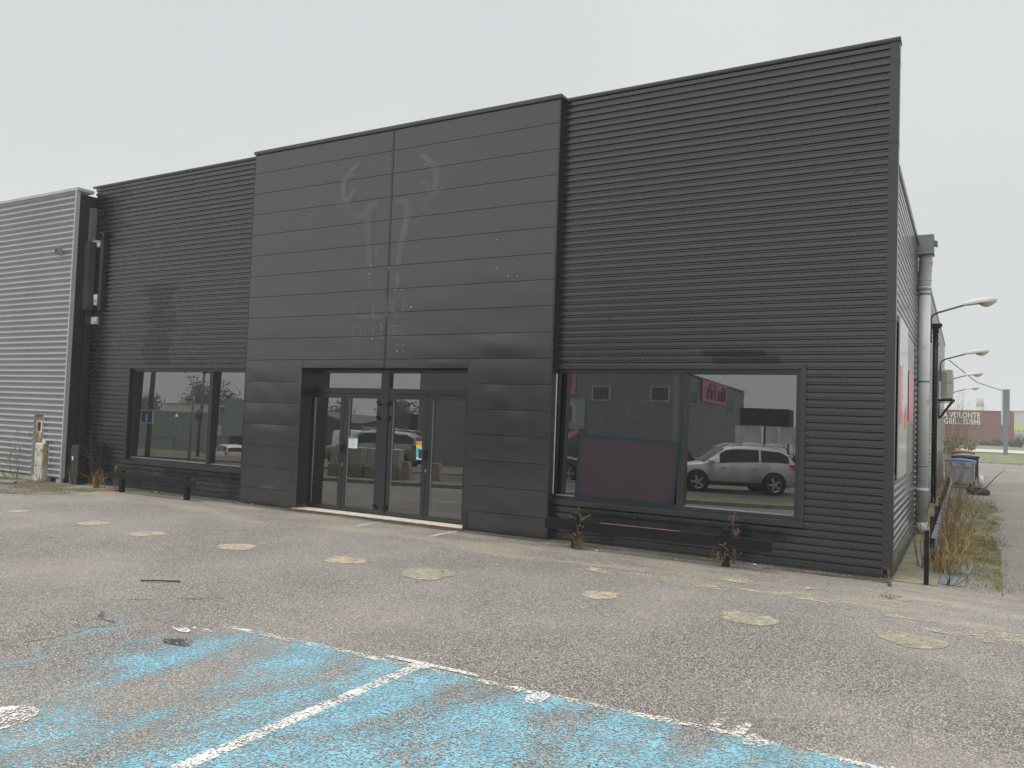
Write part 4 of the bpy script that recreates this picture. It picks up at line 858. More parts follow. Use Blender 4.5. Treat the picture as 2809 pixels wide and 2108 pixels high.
# litter
o = box('metal_offcut', (-.45,-.05,0), (.45,.05,.05), mat('bluish metal offcut', (.33,.37,.39), rough=.4, metal=.4), None, .005); p = onZ(14, 1120+1335/6.383); o.location = (p.x-.35, p.y, .01); o.rotation_euler = (0,0,.35); tag(o, 'bluish folded metal offcut lying in front of the silver wall', 'offcut')
o = box('orange_offcut', (-.18,-.06,0), (.18,.06,.02), mat('orange brick red sheet', (.40,.12,.04), rough=.8), None); p = onZ(910/3.072, 980+1125/3.072); o.location = (p.x, p.y, .004); o.rotation_euler = (0,0,.4); tag(o, 'flat orange scrap on the ground by the first rail post', 'scrap')
o = MB().tube([(0,0,.012),(.14,.06,.02),(.30,.2,.012)], .008, 5).build('metal_rod', M_bark); p = onZ(305*OV, 1257*OV); o.location = (p.x, p.y, 0); tag(o, 'short dark rod lying on the open tarmac', 'rod')
rr = random.Random(9)
for i, (px, py) in enumerate([(1505,1476),(1557,1497),(1637,1514),(1855,1537),(2070,1552),(2215,1618),(1010,1340),(427,1352),(367,1355),(607,1388),(690,1385),(1365,1552),(2280,1540)]):
    p = onZ(px, py); s = rr.uniform(.012,.022); mb = MB(); P = []
    for k_ in range(5):
        a = k_/4*math.pi; P.append([(s*math.sin(a)*math.cos(b)*1.3, s*math.sin(a)*math.sin(b)*rr.uniform(.8,1.1), s*.6-s*.6*math.cos(a)) for b in [q*1.047 for q in range(7)]])
    o = mb.grid(P).build('pebble', M_block); o.location = (p.x, p.y, 0); tag(o, 'small pale stone lying on the tarmac along the shop front', 'stone', 'stones along the shop front')

# ================================================================== FAR SIDE OF THE YARD
ps = thing('pylon_sign', 'grey totem sign with narrow post on the grass beyond the yard', 'sign', (3.35,63.5,-.02))
M_pyl = mat('blue grey pylon', (.19,.215,.24), rough=.5, var=.06)
MB().box((-.17,-.15,0), (.12,.15,2.35)).build('post', M_pyl, ps); MB().box((-.235,-.12,2.28), (.22,2.3,5.13)).build('case', M_pyl, ps, .02); MB().box((-.27,-.08,2.36), (-.235,2.25,5.05)).build('face_panel', mat('pale sign face', (.62,.63,.63), rough=.4), ps)
MB().box((-.272,0,3.0), (-.268,2.2,3.45)).build('printed_block', M_paper, ps)
for x in (-.05,.07): MB().box((x,-.126,2.3), (x+.012,-.12,5.1)).build('rib', M_zinc, ps)
rs = thing('restaurant_building', 'red brown restaurant building with white lettering beyond the road', 'building', (0,112,0))
M_red = mat('red brown cladding', (.21,.095,.078), rough=.7, var=.07)  # red muted in the base colour to stand for distance haze
mb = MB(); x = -26
while x < 5.5: mb.box((x,0,0), (x+.26,14,4.42)); mb.box((x+.26,.05,0), (x+.30,14,4.42)); x += .30
MB().box((-26,.06,0), (5.5,14,4.42)).build('wall', M_red, rs); MB().box((-26.1,-.05,4.42), (5.6,14.1,4.52)).build('parapet', mat('dark red coping', (.12,.04,.04), rough=.6), rs)
x = -26
while x < 5.4: MB().box((x,0,0), (x+.75,.06,4.42)).build('cladding_panel', M_red, rs); x += .78
for tx, zz, wd in (('LA VOLONTE', 3.47, 5.2), ('GRILL SUSHI', 2.62, 5.6)):
    tm = text_mb(tx, 1.06, (0,0,0), (1,0,0), (0,0,1), .06, bold=.02, spacing=1.06); xs = [v[0] for v in tm.v]; zs = [v[2] for v in tm.v]
    # right edge of both lines sits on the same place
    k_ = .78/(max(zs)-min(zs)); tm.v = [(2.15+(v[0]-max(xs))*k_*.70, v[1]-.07, zz+(v[2]-min(zs))*k_) for v in tm.v]
    tm.build('lettering', mat('white letters', (.80,.80,.80), rough=.5), rs)['kind'] = 'stuff'
ws = thing('far_warehouse', 'pale warehouse with a yellow green band behind the restaurant', 'building', (0,150,0))
MB().box((6.2,0,0), (60,20,5.4)).build('wall', mat('pale far wall', (.55,.55,.54), rough=.7), ws); MB().box((6.1,-.06,2.15), (60,0,3.25)).build('colour_band', mat('yellow green band', (.62,.62,.24), rough=.6), ws); MB().box((6.1,-.08,5.4), (60.1,20,5.5)).build('coping', M_coping, ws)  # band colour paled to stand for distance haze
def bush(name, label, loc, rx, ry, h, mt, n_, seed, leaf_=.12, cat='bush', group=None, dens=1.0):
    r_ = random.Random(seed); t = thing(name, label, cat, loc, 0, group); mb = MB(); cl = [(r_.uniform(-rx,rx), r_.uniform(-ry,ry), r_.uniform(.2,.9)*h, r_.uniform(.3,.6)) for _ in range(max(6, int(rx*5)))]
    for i in range(n_):
        c_ = r_.choice(cl); s = c_[3]*min(h,1.2); v = Vector((r_.gauss(0,1), r_.gauss(0,1), r_.gauss(0,.8))).normalized()*s*r_.uniform(.5,1); p = Vector((c_[0], c_[1], max(.03, c_[2]+v.z*.8-.15*h)))+Vector((v.x, v.y, 0))
        a = Vector((r_.gauss(0,1), r_.gauss(0,1), r_.gauss(0,1))).normalized()*leaf_*r_.uniform(.5,1); b = a.orthogonal().normalized()*leaf_*.5
        mb.add([p-a, p+b, p+a, p-b], [(0,1,2,3)])
    mb.build('foliage', mt, t)['kind'] = 'stuff'
    sm = MB()
    for i in range(7): sm.tube([(r_.uniform(-rx*.6,rx*.6), 0, 0), (r_.uniform(-rx,rx), r_.uniform(-ry,ry), h*.6)], [.03,.01], 4, False)
    sm.build('stem', M_bark, t)['kind'] = 'stuff'
    return t
M_hedge = mat('dull evergreen leaves', (.055,.075,.035), rough=.7, var=.45, vscale=.8)
bush('evergreen_bush', 'low evergreen bush at the foot of restaurant wall below the lettering', (1.0,108,0), 1.9, .7, .95, M_hedge, 1500, 1, .14)
bush('evergreen_bush', 'low evergreen bush at the restaurant wall behind the totem sign', (4.1,108,0), 1.7, .7, 1.1, M_hedge, 1500, 2, .14)
bush('evergreen_bush', 'dark low evergreen bush at the corner of the restaurant', (6.9,108.5,0), 1.6, .8, .9, M_hedge, 1300, 3, .14)
weed('bare_bush', 'bare twiggy bush in front of the pale warehouse', (6.3,104,0), 70, 2.2, 1.2, M_bark, 77, .02, 5, cat='bush')
bush('evergreen_bush', 'yellowish bush behind the waste bins', (.2,60,0), 1.2, .8, 1.2, mat('yellowish winter leaves', (.13,.12,.05), rough=.8, var=.4), 900, 4, .12)
o = MB().tube([(-.2,40,5.6),(1.2,52,5.05),(3.2,63.5,4.95)], .025, 5).build('overhead_cable', M_rubber); tag(o, 'thin overhead cable running to the totem sign', 'cable')
tw = thing('far_tower', 'faint slim tower in the mist above the restaurant roof', 'tower', (4.6,330,0)); MB().tube([(0,0,0),(0,0,11)], [2.2,1.4], 10).build('shaft', M_concrete, tw); MB().tube([(0,0,11),(0,0,14)], [1.4,1.0], 10).build('top', M_concrete, tw)
fl_ = thing('yard_floodlight', 'small floodlight on an arm at the corner of the restaurant roof', 'lamp', (5.6,111.8,4.0)); MB().tube([(0,0,0),(.3,0,.12),(.6,0,.14)], .03, 5).build('arm', M_zinc, fl_); MB().box((.5,-.12,.02), (.95,.12,.16)).build('head', M_lampw, fl_)

# ================================================================== THE STREET ACROSS FROM THE SHOP (seen mirrored in its glass)
def car(name, label, loc, rz, paint, st, wheels, wd, rw_, glass_rng, windows, scale=1.0, rails=False, tail=None, dark_low=True, roof_ws=.78):
    # st: stations (x, z_bottom, z_belt, z_roof); nose at +x
    t = thing(name, label, 'van' if 'van' in name else 'car', loc, rz); t.scale = (scale,)*3; hw = wd/2; P = []
    for (x, zb, zl, zr) in st:
        cab = zr > zl+.12; e = 1-.16*abs((x-st[len(st)//2][0])/(st[-1][0]-st[0][0])*2)**3
        w1 = hw*e; w2 = w1*roof_ws if cab else w1*.86
        half = [(0,zb), (w1*.80,zb), (w1*.97,zb+.16), (w1,(zb+zl)/2+.05), (w1*.97,zl-.03), (w1*.94,zl), (w2*1.03,zr-.07) if cab else (w1*.90,zl+.01), (w2*.90,zr-.01), (w2*.5,zr+.015), (0,zr+.02)]
        P.append([(x, y, z) for y, z in half]+[(x, -y, z) for y, z in half[-2:0:-1]])
    mb = MB(); ring = [r+[r[0]] for r in P]; mb.grid(ring)
    for e_ in (P[0], P[-1]): mb.add(e_, [tuple(range(len(e_)))])
    mb.build('body', paint, t)
    n_ = len(P[0])
    for (i0, i1, f0, f1) in windows:      # side glass between stations
        for side in (1,-1):
            g = MB(); rows_ = []
            for i in range(i0, i1+1):
                a = Vector(P[i][5 if side == 1 else n_-5]); b = Vector(P[i][6 if side == 1 else n_-6]); off = Vector((0,side*.008,0))
                rows_.append([a.lerp(b,.10)+off, a.lerp(b,.93)+off])
            if f0: rows_[0] = [rows_[0][0].lerp(rows_[1][0], f0), rows_[0][1].lerp(rows_[1][1], f0)]
            if f1: rows_[-1] = [rows_[-1][0].lerp(rows_[-2][0], f1), rows_[-1][1].lerp(rows_[-2][1], f1)]
            g.grid(rows_, False); g.build('side_window', M_carglass, t)
    for (i0, i1) in glass_rng:            # windscreen / rear window over the roof strip
        g = MB(); rows_ = []
        for i in (i0, i1):
            idx = [6,7,8,9,n_-8,n_-7,n_-6]; rows_.append([Vector(P[i][k]) for k in idx])
        nrm = Vector(((1 if i1 > len(P)/2 else -1)*.012,0,.012)); q = [[a.lerp(b,.06)+nrm for a, b in zip(rows_[0], rows_[1])], [a.lerp(b,.94)+nrm for a, b in zip(rows_[0], rows_[1])]]
        g.grid(q, False); g.build('windscreen', M_carglass, t)
    for wx in wheels:
        for side in (1,-1):
            y = side*(hw-.10)
            MB().lathe((wx,side*(hw*.975),rw_+.02), [(0,0),(rw_*1.17,0),(rw_*1.17,side*.012),(rw_*1.02,side*.016)], 24, 'Y').build('wheel_arch', M_rubber, t)
            w_ = MB().lathe((wx,y,rw_), [(rw_*.6,-side*.09),(rw_*.94,-side*.09),(rw_,-side*.05),(rw_,side*.09),(rw_*.94,side*.125),(rw_*.68,side*.125)], 24, 'Y').build('wheel', M_rubber, t)
            rm = MB().lathe((wx,y,rw_), [(rw_*.68,side*.12),(rw_*.62,side*.10)], 20, 'Y')
            for k_ in range(5):
                a = k_*1.2566; c_, s_ = math.cos(a), math.sin(a); px_, pz_ = -s_*rw_*.1, c_*rw_*.1
                rm.add([(wx+px_*1.2, y+side*.118, rw_+pz_*1.2),(wx-px_*1.2, y+side*.118, rw_-pz_*1.2),(wx+c_*rw_*.66-px_, y+side*.11, rw_+s_*rw_*.66-pz_),(wx+c_*rw_*.66+px_, y+side*.11, rw_+s_*rw_*.66+pz_)], [(0,1,2,3)])
            rm.build('rim', mat('alloy rim', (.48,.48,.47), rough=.35, metal=.6), w_)
    if dark_low:
        x0, x1 = st[0][0], st[-1][0]
        for side in (1,-1): MB().box((wheels[0]+rw_*1.1,side*hw*.9,st[2][1]-.01), (wheels[1]-rw_*1.1,side*(hw+.004),st[2][1]+.10)).build('sill', M_rubber, t)
        MB().box((x0-.03,-hw*.8,st[1][1]-.02), (x0+.12,hw*.8,st[1][1]+.20)).build('bumper', M_rubber, t, .03); MB().box((x1-.12,-hw*.8,st[-2][1]-.02), (x1+.02,hw*.8,st[-2][1]+.16)).build('bumper', M_rubber, t, .03)
    if tail:
        for side in (1,-1):
            MB().prism([(tail[0],side*hw*.72,tail[1]),(tail[0]+.04,side*(hw*.93),tail[1]-.02),(tail[0]+.34,side*(hw*.985),tail[1]+.10),(tail[0]+.40,side*(hw*.98),tail[1]+.17),(tail[0]+.12,side*(hw*.93),tail[1]+.17),(tail[0]+.02,side*hw*.72,tail[1]+.17)], (0,side*.014,0)).build('tail_light', mat('red lamp lens', (.50,.02,.03), rough=.15), t)
            MB().box((st[-1][0]-.40,side*hw*.86,.70), (st[-1][0]-.12,side*hw*.93,.80)).build('headlight', mat('clear lamp lens', (.5,.52,.55), rough=.1), t, .02)
        MB().box((st[0][0]-.02,-.26,tail[1]-.12), (st[0][0]+.0,.26,tail[1]-.01)).build('number_plate', mat('white plate', (.7,.7,.66), rough=.4), t)
    for side in (1,-1):
        MB().box((windows[-1][1] and st[windows[-1][1]][0]-.35,side*hw*.97,st[windows[-1][1]][2]+.0), (st[windows[-1][1]][0]-.15,side*(hw+.16),st[windows[-1][1]][2]+.14)).build('mirror', paint, t, .03)
        for xh in (wheels[0]+.55, wheels[0]+1.55): MB().box((xh,side*hw*.98,.83), (xh+.2,side*(hw+.012),.86)).build('door_handle', paint, t)
    if rails:
        for side in (1,-1): MB().tube([(st[2][0],side*hw*.66,st[4][3]-.02),(st[3][0],side*hw*.68,st[4][3]+.06),(st[5][0],side*hw*.68,st[5][3]+.07),(st[6][0]+.1,side*hw*.66,st[6][3]+.0)], .018, 6).build('roof_rail', mat('alloy rail', (.5,.5,.5), rough=.3, metal=.5), t)
    return t
SUV = [(-2.08,.42,.82,.86),(-2.02,.30,.98,1.02),(-1.80,.26,1.02,1.34),(-1.45,.26,1.02,1.50),(-.75,.26,1.0,1.545),(.0,.26,.97,1.545),(.35,.26,.95,1.50),(1.12,.26,.93,.97),(1.55,.27,.88,.91),(1.92,.30,.78,.81),(2.08,.40,.66,.69)]
HATCH = [(-1.98,.42,.80,.84),(-1.93,.30,.92,.96),(-1.72,.24,.96,1.22),(-1.35,.24,.95,1.40),(-.7,.24,.93,1.46),(.0,.24,.91,1.45),(.4,.24,.90,1.38),(1.12,.24,.86,.90),(1.5,.25,.80,.83),(1.82,.28,.70,.73),(1.98,.38,.58,.62)]
VAN = [(-2.75,.45,1.0,2.40),(-2.72,.32,1.35,2.52),(-2.2,.30,1.4,2.58),(-1.2,.30,1.4,2.60),(.2,.30,1.4,2.60),(1.0,.30,1.4,2.52),(1.45,.30,1.35,2.30),(2.05,.30,1.25,1.30),(2.4,.32,1.08,1.12),(2.65,.34,.92,.96),(2.75,.42,.70,.75)]
W_white = mat('white car paint', (.68,.68,.66), rough=.22, var=.03, coat=.5, dirt=((.45,.42,.38), .5, .8, 2)); W_dark = mat('dark car paint', (.03,.032,.035), rough=.2, coat=.6); W_silver = mat('silver car paint', (.34,.34,.33), rough=.25, metal=.3, coat=.4)
SW = [(2,4,.15,.06),(4,7,.04,.12)]
ang = math.atan2(-.375, .927)
p = us(6.0, 7.7); car('parked_car', 'white crossover car parked along the street opposite the shop', (-6.25,-16.95,-.02), ang+math.pi+R(-8), W_white, SUV, (-1.22,1.30), 1.76, .335, [(6,7),(1,2)], SW, rails=True, tail=(-2.07,.84))
car('parked_car', 'dark hatchback in the street opposite the shop', (-12.75,-15.1,-.02), ang, W_dark, HATCH, (-1.2,1.28), 1.72, .31, [(6,7),(1,2)], SW, tail=(-1.97,.78))
x_, y_ = -41.2, -26.0; car('moving_car', 'white crossover car driving away down the street', (x_, y_, gz(x_, y_)), R(205), W_white, SUV, (-1.22,1.30), 1.76, .335, [(6,7),(1,2)], SW, scale=.9, tail=(-2.07,.84))
x_, y_ = -31.2, -28.5; car('white_van', 'white high roof delivery van across the street', (x_, y_, gz(x_, y_)), R(-12), W_white, VAN, (-1.75,1.75), 2.0, .34, [(6,7)], [(5,7,.1,.2)], tail=None)
x_, y_ = -23.0, -18.6; car('silver_estate_car', 'silver estate car standing in front of the van', (x_, y_, gz(x_, y_)), R(158), W_silver, SUV, (-1.22,1.30), 1.78, .34, [(6,7),(1,2)], SW, scale=1.12, rails=True, tail=(-2.07,.84))
# white cabinets on concrete blocks in the verge
for i, (u0, lab) in enumerate([(-2.05,'white cabinet on a concrete block with a scratched door in verge'), (-.95,'white cabinet with rounded edge on a concrete block in verge')]):
    p = us(u0, 1.9, .06); t = thing('roadside_cabinet', lab, 'cabinet', p, ang); MB().box((-.5,-.3,0), (.5,.3,.34)).build('base_block', M_concrete, t, .02); MB().box((-.46,-.26,.34), (.46,.26,.84)).build('body', mat('off white cabinet', (.52,.52,.50), rough=.5), t, .02); MB().box((-.02,.26,.38), (.40,.275,.80)).build('door', mat('off white cabinet', (.52,.52,.50)), t)
for i, (u0, lab) in enumerate([(-.5,'tapered concrete planter beside the road'), (.4,'rough pale concrete planter beside the road')]):
    p = us(u0, 2.15, .06); t = MB().add([(-.26,-.22,0),(.26,-.22,0),(.26,.22,0),(-.26,.22,0),(-.2,-.17,.5),(.2,-.17,.5),(.2,.17,.5),(-.2,.17,.5)], [(0,1,5,4),(1,2,6,5),(2,3,7,6),(3,0,4,7),(4,5,6,7)]).build('concrete_planter', mat('pale concrete', (.42,.36,.30), rough=.9)); t.location = p; t.rotation_euler = (0,0,ang); tag(t, lab, 'planter')
# buildings opposite
fb = thing('ribbed_shop_building', 'grey ribbed shop building with pink signs across the street', 'building', (0,0,-1.3))
def ribwall(p0, p1, z0, z1, mt, name='wall', pitch=.16):
    p0, p1 = Vector(p0), Vector(p1); d = (p1-p0).normalized(); nrm = Vector((-d.y, d.x, 0)); k_ = int((z1-z0)/pitch); Q = []
    for i in range(k_):
        z = z0+i*pitch; Q += [(z, 0), (z+pitch*.55, 0), (z+pitch*.62, -.03), (z+pitch*.95, -.03)]
    return MB().grid([[p0+nrm*y+Vector((0,0,z)) for z, y in Q], [p1+nrm*y+Vector((0,0,z)) for z, y in Q]], False).build(name, mt, fb)
M_fb = mat('mid grey ribbed cladding', (.20,.215,.24), rough=.5, var=.05)
HB = 8.75
ribwall((-19.2,-50,0), (-44,-50,0), 0, HB, M_fb); ribwall((-19.2,-72,0), (-19.2,-50,0), 0, HB, M_fb)
MB().box((-44,-72,HB-.05), (-19.1,-49.9,HB+.1)).build('roof', mat('dark roof edge', (.06,.06,.065)), fb); MB().box((-43.9,-71.9,0), (-19.35,-50.15,HB-.1)).build('core', M_dark, fb); MB().box((-19.25,-50.05,0), (-19.05,-49.85,HB)).build('corner_trim', mat('grey corner trim', (.26,.26,.27)), fb)
def fwin(face, a, b, z0, z1):
    if face == 'B': w_ = MB().box((a,-49.93,z0), (b,-49.97,z1)); ins = MB().box((a+.1,-49.92,z0+.12), (b-.1,-49.90,z1-.08)); bars = [MB().box((a+(b-a)*k_/6,-49.86,z0), (a+(b-a)*k_/6+.04,-49.82,z1)) for k_ in range(1,6)]; sl = MB().box((a-.1,-49.98,z0-.08), (b+.1,-49.8,z0))
    else: w_ = MB().box((-19.13,a,z0), (-19.10,b,z1)); ins = MB().box((-19.09,a+.1,z0+.12), (-19.07,b-.1,z1-.08)); bars = [MB().box((-19.04,a+(b-a)*k_/4,z0), (-19.0,a+(b-a)*k_/4+.04,z1)) for k_ in range(1,4)]; sl = MB().box((-19.13,a-.1,z0-.08), (-18.98,b+.1,z0))
    o_ = w_.build('window', mat('white frame', (.60,.60,.58)), fb); ins.build('pane', M_carglass, o_); sl.build('sill', M_coping, o_); [q.build('bar', M_dark, o_) for q in bars]
for a, b in ((-26.2,-24.6),(-21.2,-19.6),(-31.5,-30),(-36.5,-35)): fwin('B', a, b, 6.25, 7.45)
for a, b in ((-55.8,-54),(-67.5,-65.9),(-71.3,-69.9)): fwin('A', a, b, 6.35, 7.5)
M_pink = mat('pink sign', (.62,.16,.26), rough=.5, var=.05)
sg = MB().box((-19.1,-64.6,6.85), (-19.0,-57.0,8.7)).build('sign_board', M_pink, fb); tm = text_mb('Miss FaFa', 1.9, (-18.995,-64.3,7.2), (0,1,0), (0,0,1), .03, bold=.05, sx=.85); tm.v = [(v[0], v[1], v[2]) for v in tm.v]; tm.build('lettering', mat('black letters', (.02,.02,.02)), sg)['kind'] = 'stuff'
sg = MB().box((-27.7,-49.9,6.75), (-36,-49.8,9.0)).build('sign_board', M_pink, fb); text_mb('Miss FaFa', 2.1, (-28.0,-49.79,7.2), (-1,0,0), (0,0,1), .03, bold=.05, sx=.85).build('lettering', mat('black letters', (.02,.02,.02)), sg)['kind'] = 'stuff'
MB().box((-26.7,-49.88,4.0), (-34,-49.8,6.3)).build('shop_front', mat('pale green shop front', (.28,.36,.35), rough=.4), fb); MB().box((-26.6,-49.85,3.85), (-34,-49.7,4.0)).build('canopy', M_coping, fb); MB().box((-27.5,-49.79,4.3), (-28.6,-49.77,5.9)).build('poster', mat('pale poster', (.42,.48,.48)), fb); MB().box((-27.9,-49.77,4.4), (-28.25,-49.75,5.7)).build('poster_figure', M_dark, fb)
MB().box((-26.7,-49.88,0), (-34,-49.8,3.8)).build('shop_front', M_carglass, fb); dk = MB().prism([(-27.0,-49.78,3.6),(-28.6,-49.78,2.6),(-28.9,-49.78,3.1),(-27.3,-49.78,4.1)], (0,.02,0)).build('sale_sticker', mat('red sticker', (.55,.05,.07)), fb)
text_mb('Soldes', .55, (-27.15,-49.755,3.62), Vector((-.85,0,-.53)), Vector((-.53,0,.85)), .01).build('lettering', M_paper, dk)['kind'] = 'stuff'
dbk = thing('dark_store_building', 'low dark store building with curved roof line across the street', 'building', (-58,-50,-1.3))
P = []
for i in range(21):
    u = i/20; P.append((-13+26*u, 4.0+.55*math.cos(u*12.5)))
MB().prism([(x, 0, 0) for x, z in (P[0], P[-1])]+[(x, 0, z) for x, z in P[::-1]], (0,-12,0)).build('wall', mat('slate blue cladding', (.07,.075,.09), rough=.5), dbk)
text_mb('mobivor', 1.3, (11.8,.02,2.6), (-1,0,0), (0,0,1), .03).build('lettering', mat('white letters', (.8,.8,.8)), dbk)['kind'] = 'stuff'
gb_ = thing('green_grey_warehouse', 'green grey vertically ribbed warehouse down the street', 'building', (0,-40,-1.3))
M_gg = mat('green grey ribbed cladding', (.27,.32,.32), rough=.5, var=.04)
x = -84; mbp = []
while x < -57.6: MB().box((x,0,0), (x+.42,.05,3.6)).build('cladding_panel', M_gg, gb_); x += .48
MB().box((-84,-14,0), (-57.5,0,3.58)).build('wall', mat('dark green grey groove', (.15,.18,.18)), gb_); MB().box((-84.1,-14,3.58), (-57.4,.1,3.72)).build('parapet', M_gg, gb_)
d_ = MB().box((-68.2,.04,0), (-65.2,.12,1.05)).build('loading_door', M_gg, gb_); MB().box((-68.4,.05,1.05), (-65.0,.2,1.15)).build('lintel', M_zinc, d_)
MB().box((-57.4,-6,1.7), (-52,.9,4.95)).build('box_annex', mat('annex sheet', (.28,.33,.33)), gb_); MB().box((-59.6,.05,1.7), (-58.6,.12,2.6)).build('notice_frame', M_white, gb_)
wb = thing('white_warehouse', 'white ribbed warehouse behind the green grey one', 'building', (0,-60,-1.3)); MB().box((-94,-10,0), (-72,0,5.1)).build('wall', mat('off white cladding', (.72,.73,.70), rough=.6), wb); MB().box((-94.1,-10,5.1), (-71.9,.1,5.25)).build('parapet', M_coping, wb)
# posts and signs along the street
x_, y_ = -25.0, -8.3; t = thing('street_lamp', 'grey street post carrying a blue dead end sign', 'lamp post', (x_, y_, gz(x_, y_))); MB().tube([(0,0,0),(0,0,4),(0,0,8)], [.09,.08,.06], 10).build('pole', M_zinc, t); MB().tube([(0,0,8),(.6,.2,8.15),(1.2,.4,8.15)], .04, 6).build('arm', M_zinc, t); MB().box((1.1,.3,8.1), (1.7,.55,8.2)).build('lamp_head', M_lampw, t)
sg = MB().box((-.30,.10,1.34), (.30,.13,1.78)).build('dead_end_sign', mat('sign blue', (.01,.06,.30), rough=.4), t); frame_rect(MB(), -.32, .32, 1.32, 1.80, .03, .09, .14).build('sign_border', M_paper, sg); MB().box((-.05,.13,1.38), (.05,.136,1.66)).build('stem_mark', M_paper, sg); MB().box((-.11,.13,1.64), (.11,.137,1.74)).build('bar_mark', mat('red print', (.70,.08,.05)), sg)
x_, y_ = -26.0, -11.3; t = thing('street_lamp', 'slim dark street lamp with a flat square arm', 'lamp post', (x_, y_, gz(x_, y_))); MB().tube([(0,0,0),(0,0,3.5)], [.07,.05], 8).build('pole', M_zinc, t); MB().box((-.05,-.04,3.44), (.7,.06,3.52)).build('lamp_head', M_dark, t); MB().lathe((0,.09,1.75), [(.24,0),(.24,.02),(0,.02)], 18, 'Y').build('round_sign', M_zinc, t)
x_, y_ = -22.6, -8.2; o = MB().tube([(0,0,0),(0,0,2.2),(0,0,2.35)], [.05,.045,.02], 8).build('marker_pole', mat('cream pole', (.55,.50,.38), rough=.7)); o.location = (x_, y_, gz(x_, y_)); tag(o, 'plain cream pole standing beside the road', 'pole')
# hoarding, banners and hedge beside the ribbed shop
t = thing('covered_stage', 'dark blue covered hoarding with white banners below', 'hoarding', (-9.6,-38,-1.0))
MB().box((-1.5,-1.2,3.95), (1.35,.2,4.95)).build('canopy', mat('navy tarpaulin', (.012,.014,.028), rough=.6), t)
for x in (-1.45,-.1,1.3): MB().tube([(x,0,0),(x,0,4.0)], .06, 6).build('post', M_dark, t)
for (x0, x1) in ((-1.75,-.25),(.0,.75),(.8,1.7)):
    P = [[(x0+(x1-x0)*u, .12+.05*math.sin(5*u+v*3), 2.85+1.05*v+.08*math.sin(3.1*u)*(1-v)) for v in (0,.33,.66,1)] for u in (0,.25,.5,.75,1)]; MB().grid(P).build('banner', mat('off white banner', (.68,.70,.67), rough=.7), t)
for i in range(5):
    x_ = -15.5+i*2.6; bush('dark_hedge', ['dark hedge clump nearest the ribbed shop corner','dark hedge clump next to the hedge end by ribbed shop','dark hedge clump in the middle of the hedge','dark hedge clump below the white banners','dark hedge clump under the bare tree'][i], (x_, -32.5+.5*i, gz(x_,-32)), 1.6, .9, 2.6, mat('dark winter hedge', (.025,.02,.013), rough=.85, var=.5, vscale=1), 1100, 20+i, .16, 'hedge', 'hedge opposite the shop')
def bare_tree(name, label, loc, h, seed, n_=5, mt=None, leafy=0):
    r_ = random.Random(seed); t = thing(name, label, 'tree', loc); mb = MB(); tips = []
    def grow(p, d, l, rad, lv):
        pts = [p]; 
        for k_ in range(3): d = (d+Vector((r_.gauss(0,.14), r_.gauss(0,.14), r_.gauss(.04,.08)))).normalized(); p = p+d*l/3; pts.append(p)
        mb.tube(pts, [rad, rad*.85, rad*.7, rad*.55], 5 if lv < 2 else 3, False)
        if lv >= 4: tips.append(p); return
        for k_ in range(r_.randint(3, 4) if lv else 6): q = pts[r_.randint(1, 3)]; grow(q, (d+Vector((r_.gauss(0,.55), r_.gauss(0,.55), r_.gauss(.1,.3)))).normalized(), l*r_.uniform(.55,.8), rad*.5, lv+1)
        tips.append(p)
    grow(Vector((0,0,0)), Vector((0,0,1)), h*.34, h*.018, 0); mb.build('trunk', mt or M_bark, t)
    if leafy:
        lf = MB()
        for i in range(leafy):
            p = r_.choice(tips)+Vector((r_.gauss(0,.5), r_.gauss(0,.5), r_.gauss(0,.4))); a = Vector((r_.gauss(0,1), r_.gauss(0,1), r_.gauss(0,1))).normalized()*.22; b = a.orthogonal().normalized()*.14; lf.add([p-a, p+b, p+a, p-b], [(0,1,2,3)])
        lf.build('crown', mat('haze grey foliage', (.15,.16,.15), rough=.9, var=.3), t)  # leaf colour paled to paint in the distant haze
    return t
bare_tree('bare_tree', 'bare winter tree beside the covered hoarding', (-6.9,-39,-1.2), 6.6, 3)
bare_tree('bare_tree', 'bare winter tree above the dark store building', (-46,-62,-1.3), 8.5, 4)
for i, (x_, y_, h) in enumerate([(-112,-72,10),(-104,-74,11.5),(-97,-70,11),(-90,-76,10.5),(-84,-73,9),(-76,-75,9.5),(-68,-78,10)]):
    bare_tree('misty_tree', ['misty dark tree at the end of the white warehouse','tallest misty tree behind the white warehouse','broad misty tree behind the middle of the white warehouse','misty tree beside the broad one','small misty tree behind the warehouses','misty tree behind the box annex','misty tree beyond the dark store building'][i], (x_, y_, -1.3), h, 40+i, mt=mat('haze grey bark', (.16,.16,.15), rough=.9), leafy=1500)  # bark greyed so its colour carries the haze

# ------------------------------------------------------------------ things just inside the glass
t = thing('exit_sign', 'green running man exit sign hanging inside the shop window', 'sign', onY(1757, 1125, 1.0)); t.rotation_euler = (0,0,R(-8))
MB().box((-.24,0,-.16), (.24,.02,.16)).build('panel', mat('green sign', (.34,.52,.40), rough=.5), t)
for a, b in (((-.20,-.004,-.11),(-.07,0,.10)), ((-.03,-.004,-.11),(-.005,0,.11)), ((.06,-.004,.06),(.10,0,.11)), ((.04,-.004,-.03),(.12,0,.06)), ((.0,-.004,-.11),(.05,0,-.04)), ((.11,-.004,-.10),(.19,0,-.07)), ((.12,-.004,.0),(.18,0,.03))): MB().box(a, b).build('pictogram', mat('pale sign print', (.85,.9,.7), rough=.6), t)
for x in (-.15,.15): MB().tube([(x,.01,.16),(x,.01,3.1-t.location.z)], .004, 4, False).build('wire', M_white, t)
gt = thing('security_gate', 'white arched shop security gate inside the entrance doors', 'gate', (-9.25,.75,0))
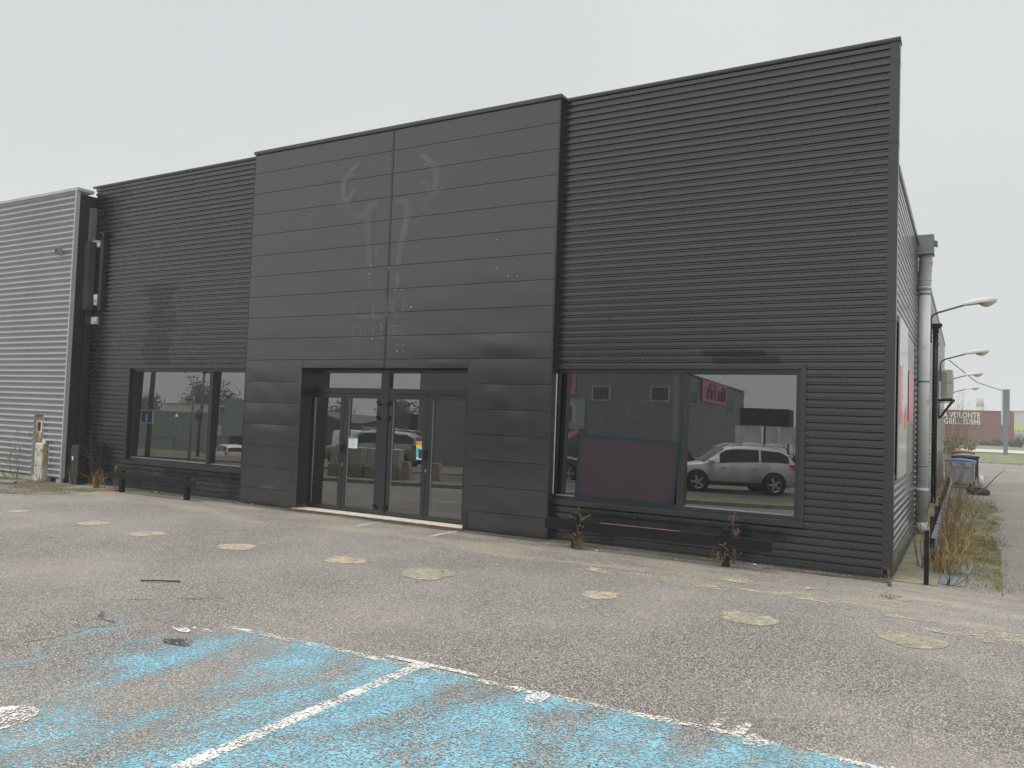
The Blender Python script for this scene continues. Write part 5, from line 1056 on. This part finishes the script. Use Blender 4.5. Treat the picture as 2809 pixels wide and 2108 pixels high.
MB().tube([(-.2,0,.35),(-.2,0,1.35),(-.16,0,1.48),(-.05,0,1.56),(.08,0,1.56),(.19,0,1.48),(.23,0,1.35),(.23,0,.35)], .022, 8).build('arch', M_white, gt); MB().box((-.26,-.05,0), (.29,.05,.40)).build('plinth', mat('pale gate plinth', (.45,.47,.45), rough=.6), gt, .02); MB().box((-.2,-.015,.85), (.23,.015,.87)).build('crossbar', M_white, gt)
tr_ = MB().prism([onY(360+x/5.928, 1000+y/5.928, .10) for x, y in ((740,795),(765,848),(712,848))], (0,.002,0)).build('triangle_sticker', mat('pale yellow sticker', (.60,.55,.25), rough=.5)); tag(tr_, 'small yellow triangle sticker on the window by silver building', 'sticker')
for x_ in (-3.4, -1.9, -12.6): 
    t = box('ceiling_tube_light', (x_-.6,2.2,3.02), (x_+.6,2.32,3.09), M_white, None, .01); tag(t, {-3.4:'unlit ceiling tube light inside the wide shop window', -1.9:'unlit ceiling tube light inside near the building corner', -12.6:'unlit ceiling tube light inside the window by silver building'}[x_], 'lamp')

# grime and small debris in the joint between wall and tarmac
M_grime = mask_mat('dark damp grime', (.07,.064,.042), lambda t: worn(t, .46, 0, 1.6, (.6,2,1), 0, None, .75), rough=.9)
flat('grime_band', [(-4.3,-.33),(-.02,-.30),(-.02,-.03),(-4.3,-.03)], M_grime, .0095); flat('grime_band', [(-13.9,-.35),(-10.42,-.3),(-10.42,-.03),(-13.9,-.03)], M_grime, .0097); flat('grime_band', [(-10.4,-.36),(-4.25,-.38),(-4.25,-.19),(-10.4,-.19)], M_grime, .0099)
r_ = random.Random(21); db = [MB(), MB(), MB()]
for i in range(900):
    x = r_.uniform(-14.5,.6); base = -.19 if -10.4 < x < -4.28 else -.03; y = base-abs(r_.gauss(0,.16 if r_.random() < .75 else .9)); s_ = r_.uniform(.004,.014); a = r_.uniform(0,6.28); c_, d_ = math.cos(a)*s_, math.sin(a)*s_; zz = r_.uniform(.011,.016)
    db[r_.choice((0,0,1,2))].add([(x-c_,y-d_,zz),(x-d_*.5,y+c_*.5,zz+s_*.4),(x+c_,y+d_,zz),(x+d_*.5,y-c_*.5,zz+s_*.2)], [(0,1,2,3)])
for b_, m_ in zip(db, (mat('dead leaf bits', (.13,.08,.04), rough=.9, var=.4, vscale=9), mat('pale grit', (.50,.47,.40), rough=.9), mat('dark grit', (.05,.045,.04), rough=.9))): b_.build('grit', m_, car_park)['kind'] = 'stuff'

# ------------------------------------------------------------------ mist
hz = MB().box((-150,-110,-2.6), (120,340,13.2)).build('haze', M_dark)
hz['kind'] = 'stuff'; hz['label'] = 'thin even winter mist'
hm = bpy.data.materials.new('thin mist'); hm.use_nodes = True; t = hm.node_tree; t.nodes.clear(); o_ = N(t, 'ShaderNodeOutputMaterial'); pv = N(t, 'ShaderNodeVolumePrincipled')
pv.inputs['Color'].default_value = (.95,.97,1,1); pv.inputs['Density'].default_value = .0014; t.links.new(pv.outputs[0], o_.inputs['Volume']); hz.data.materials.clear(); hz.data.materials.append(hm)
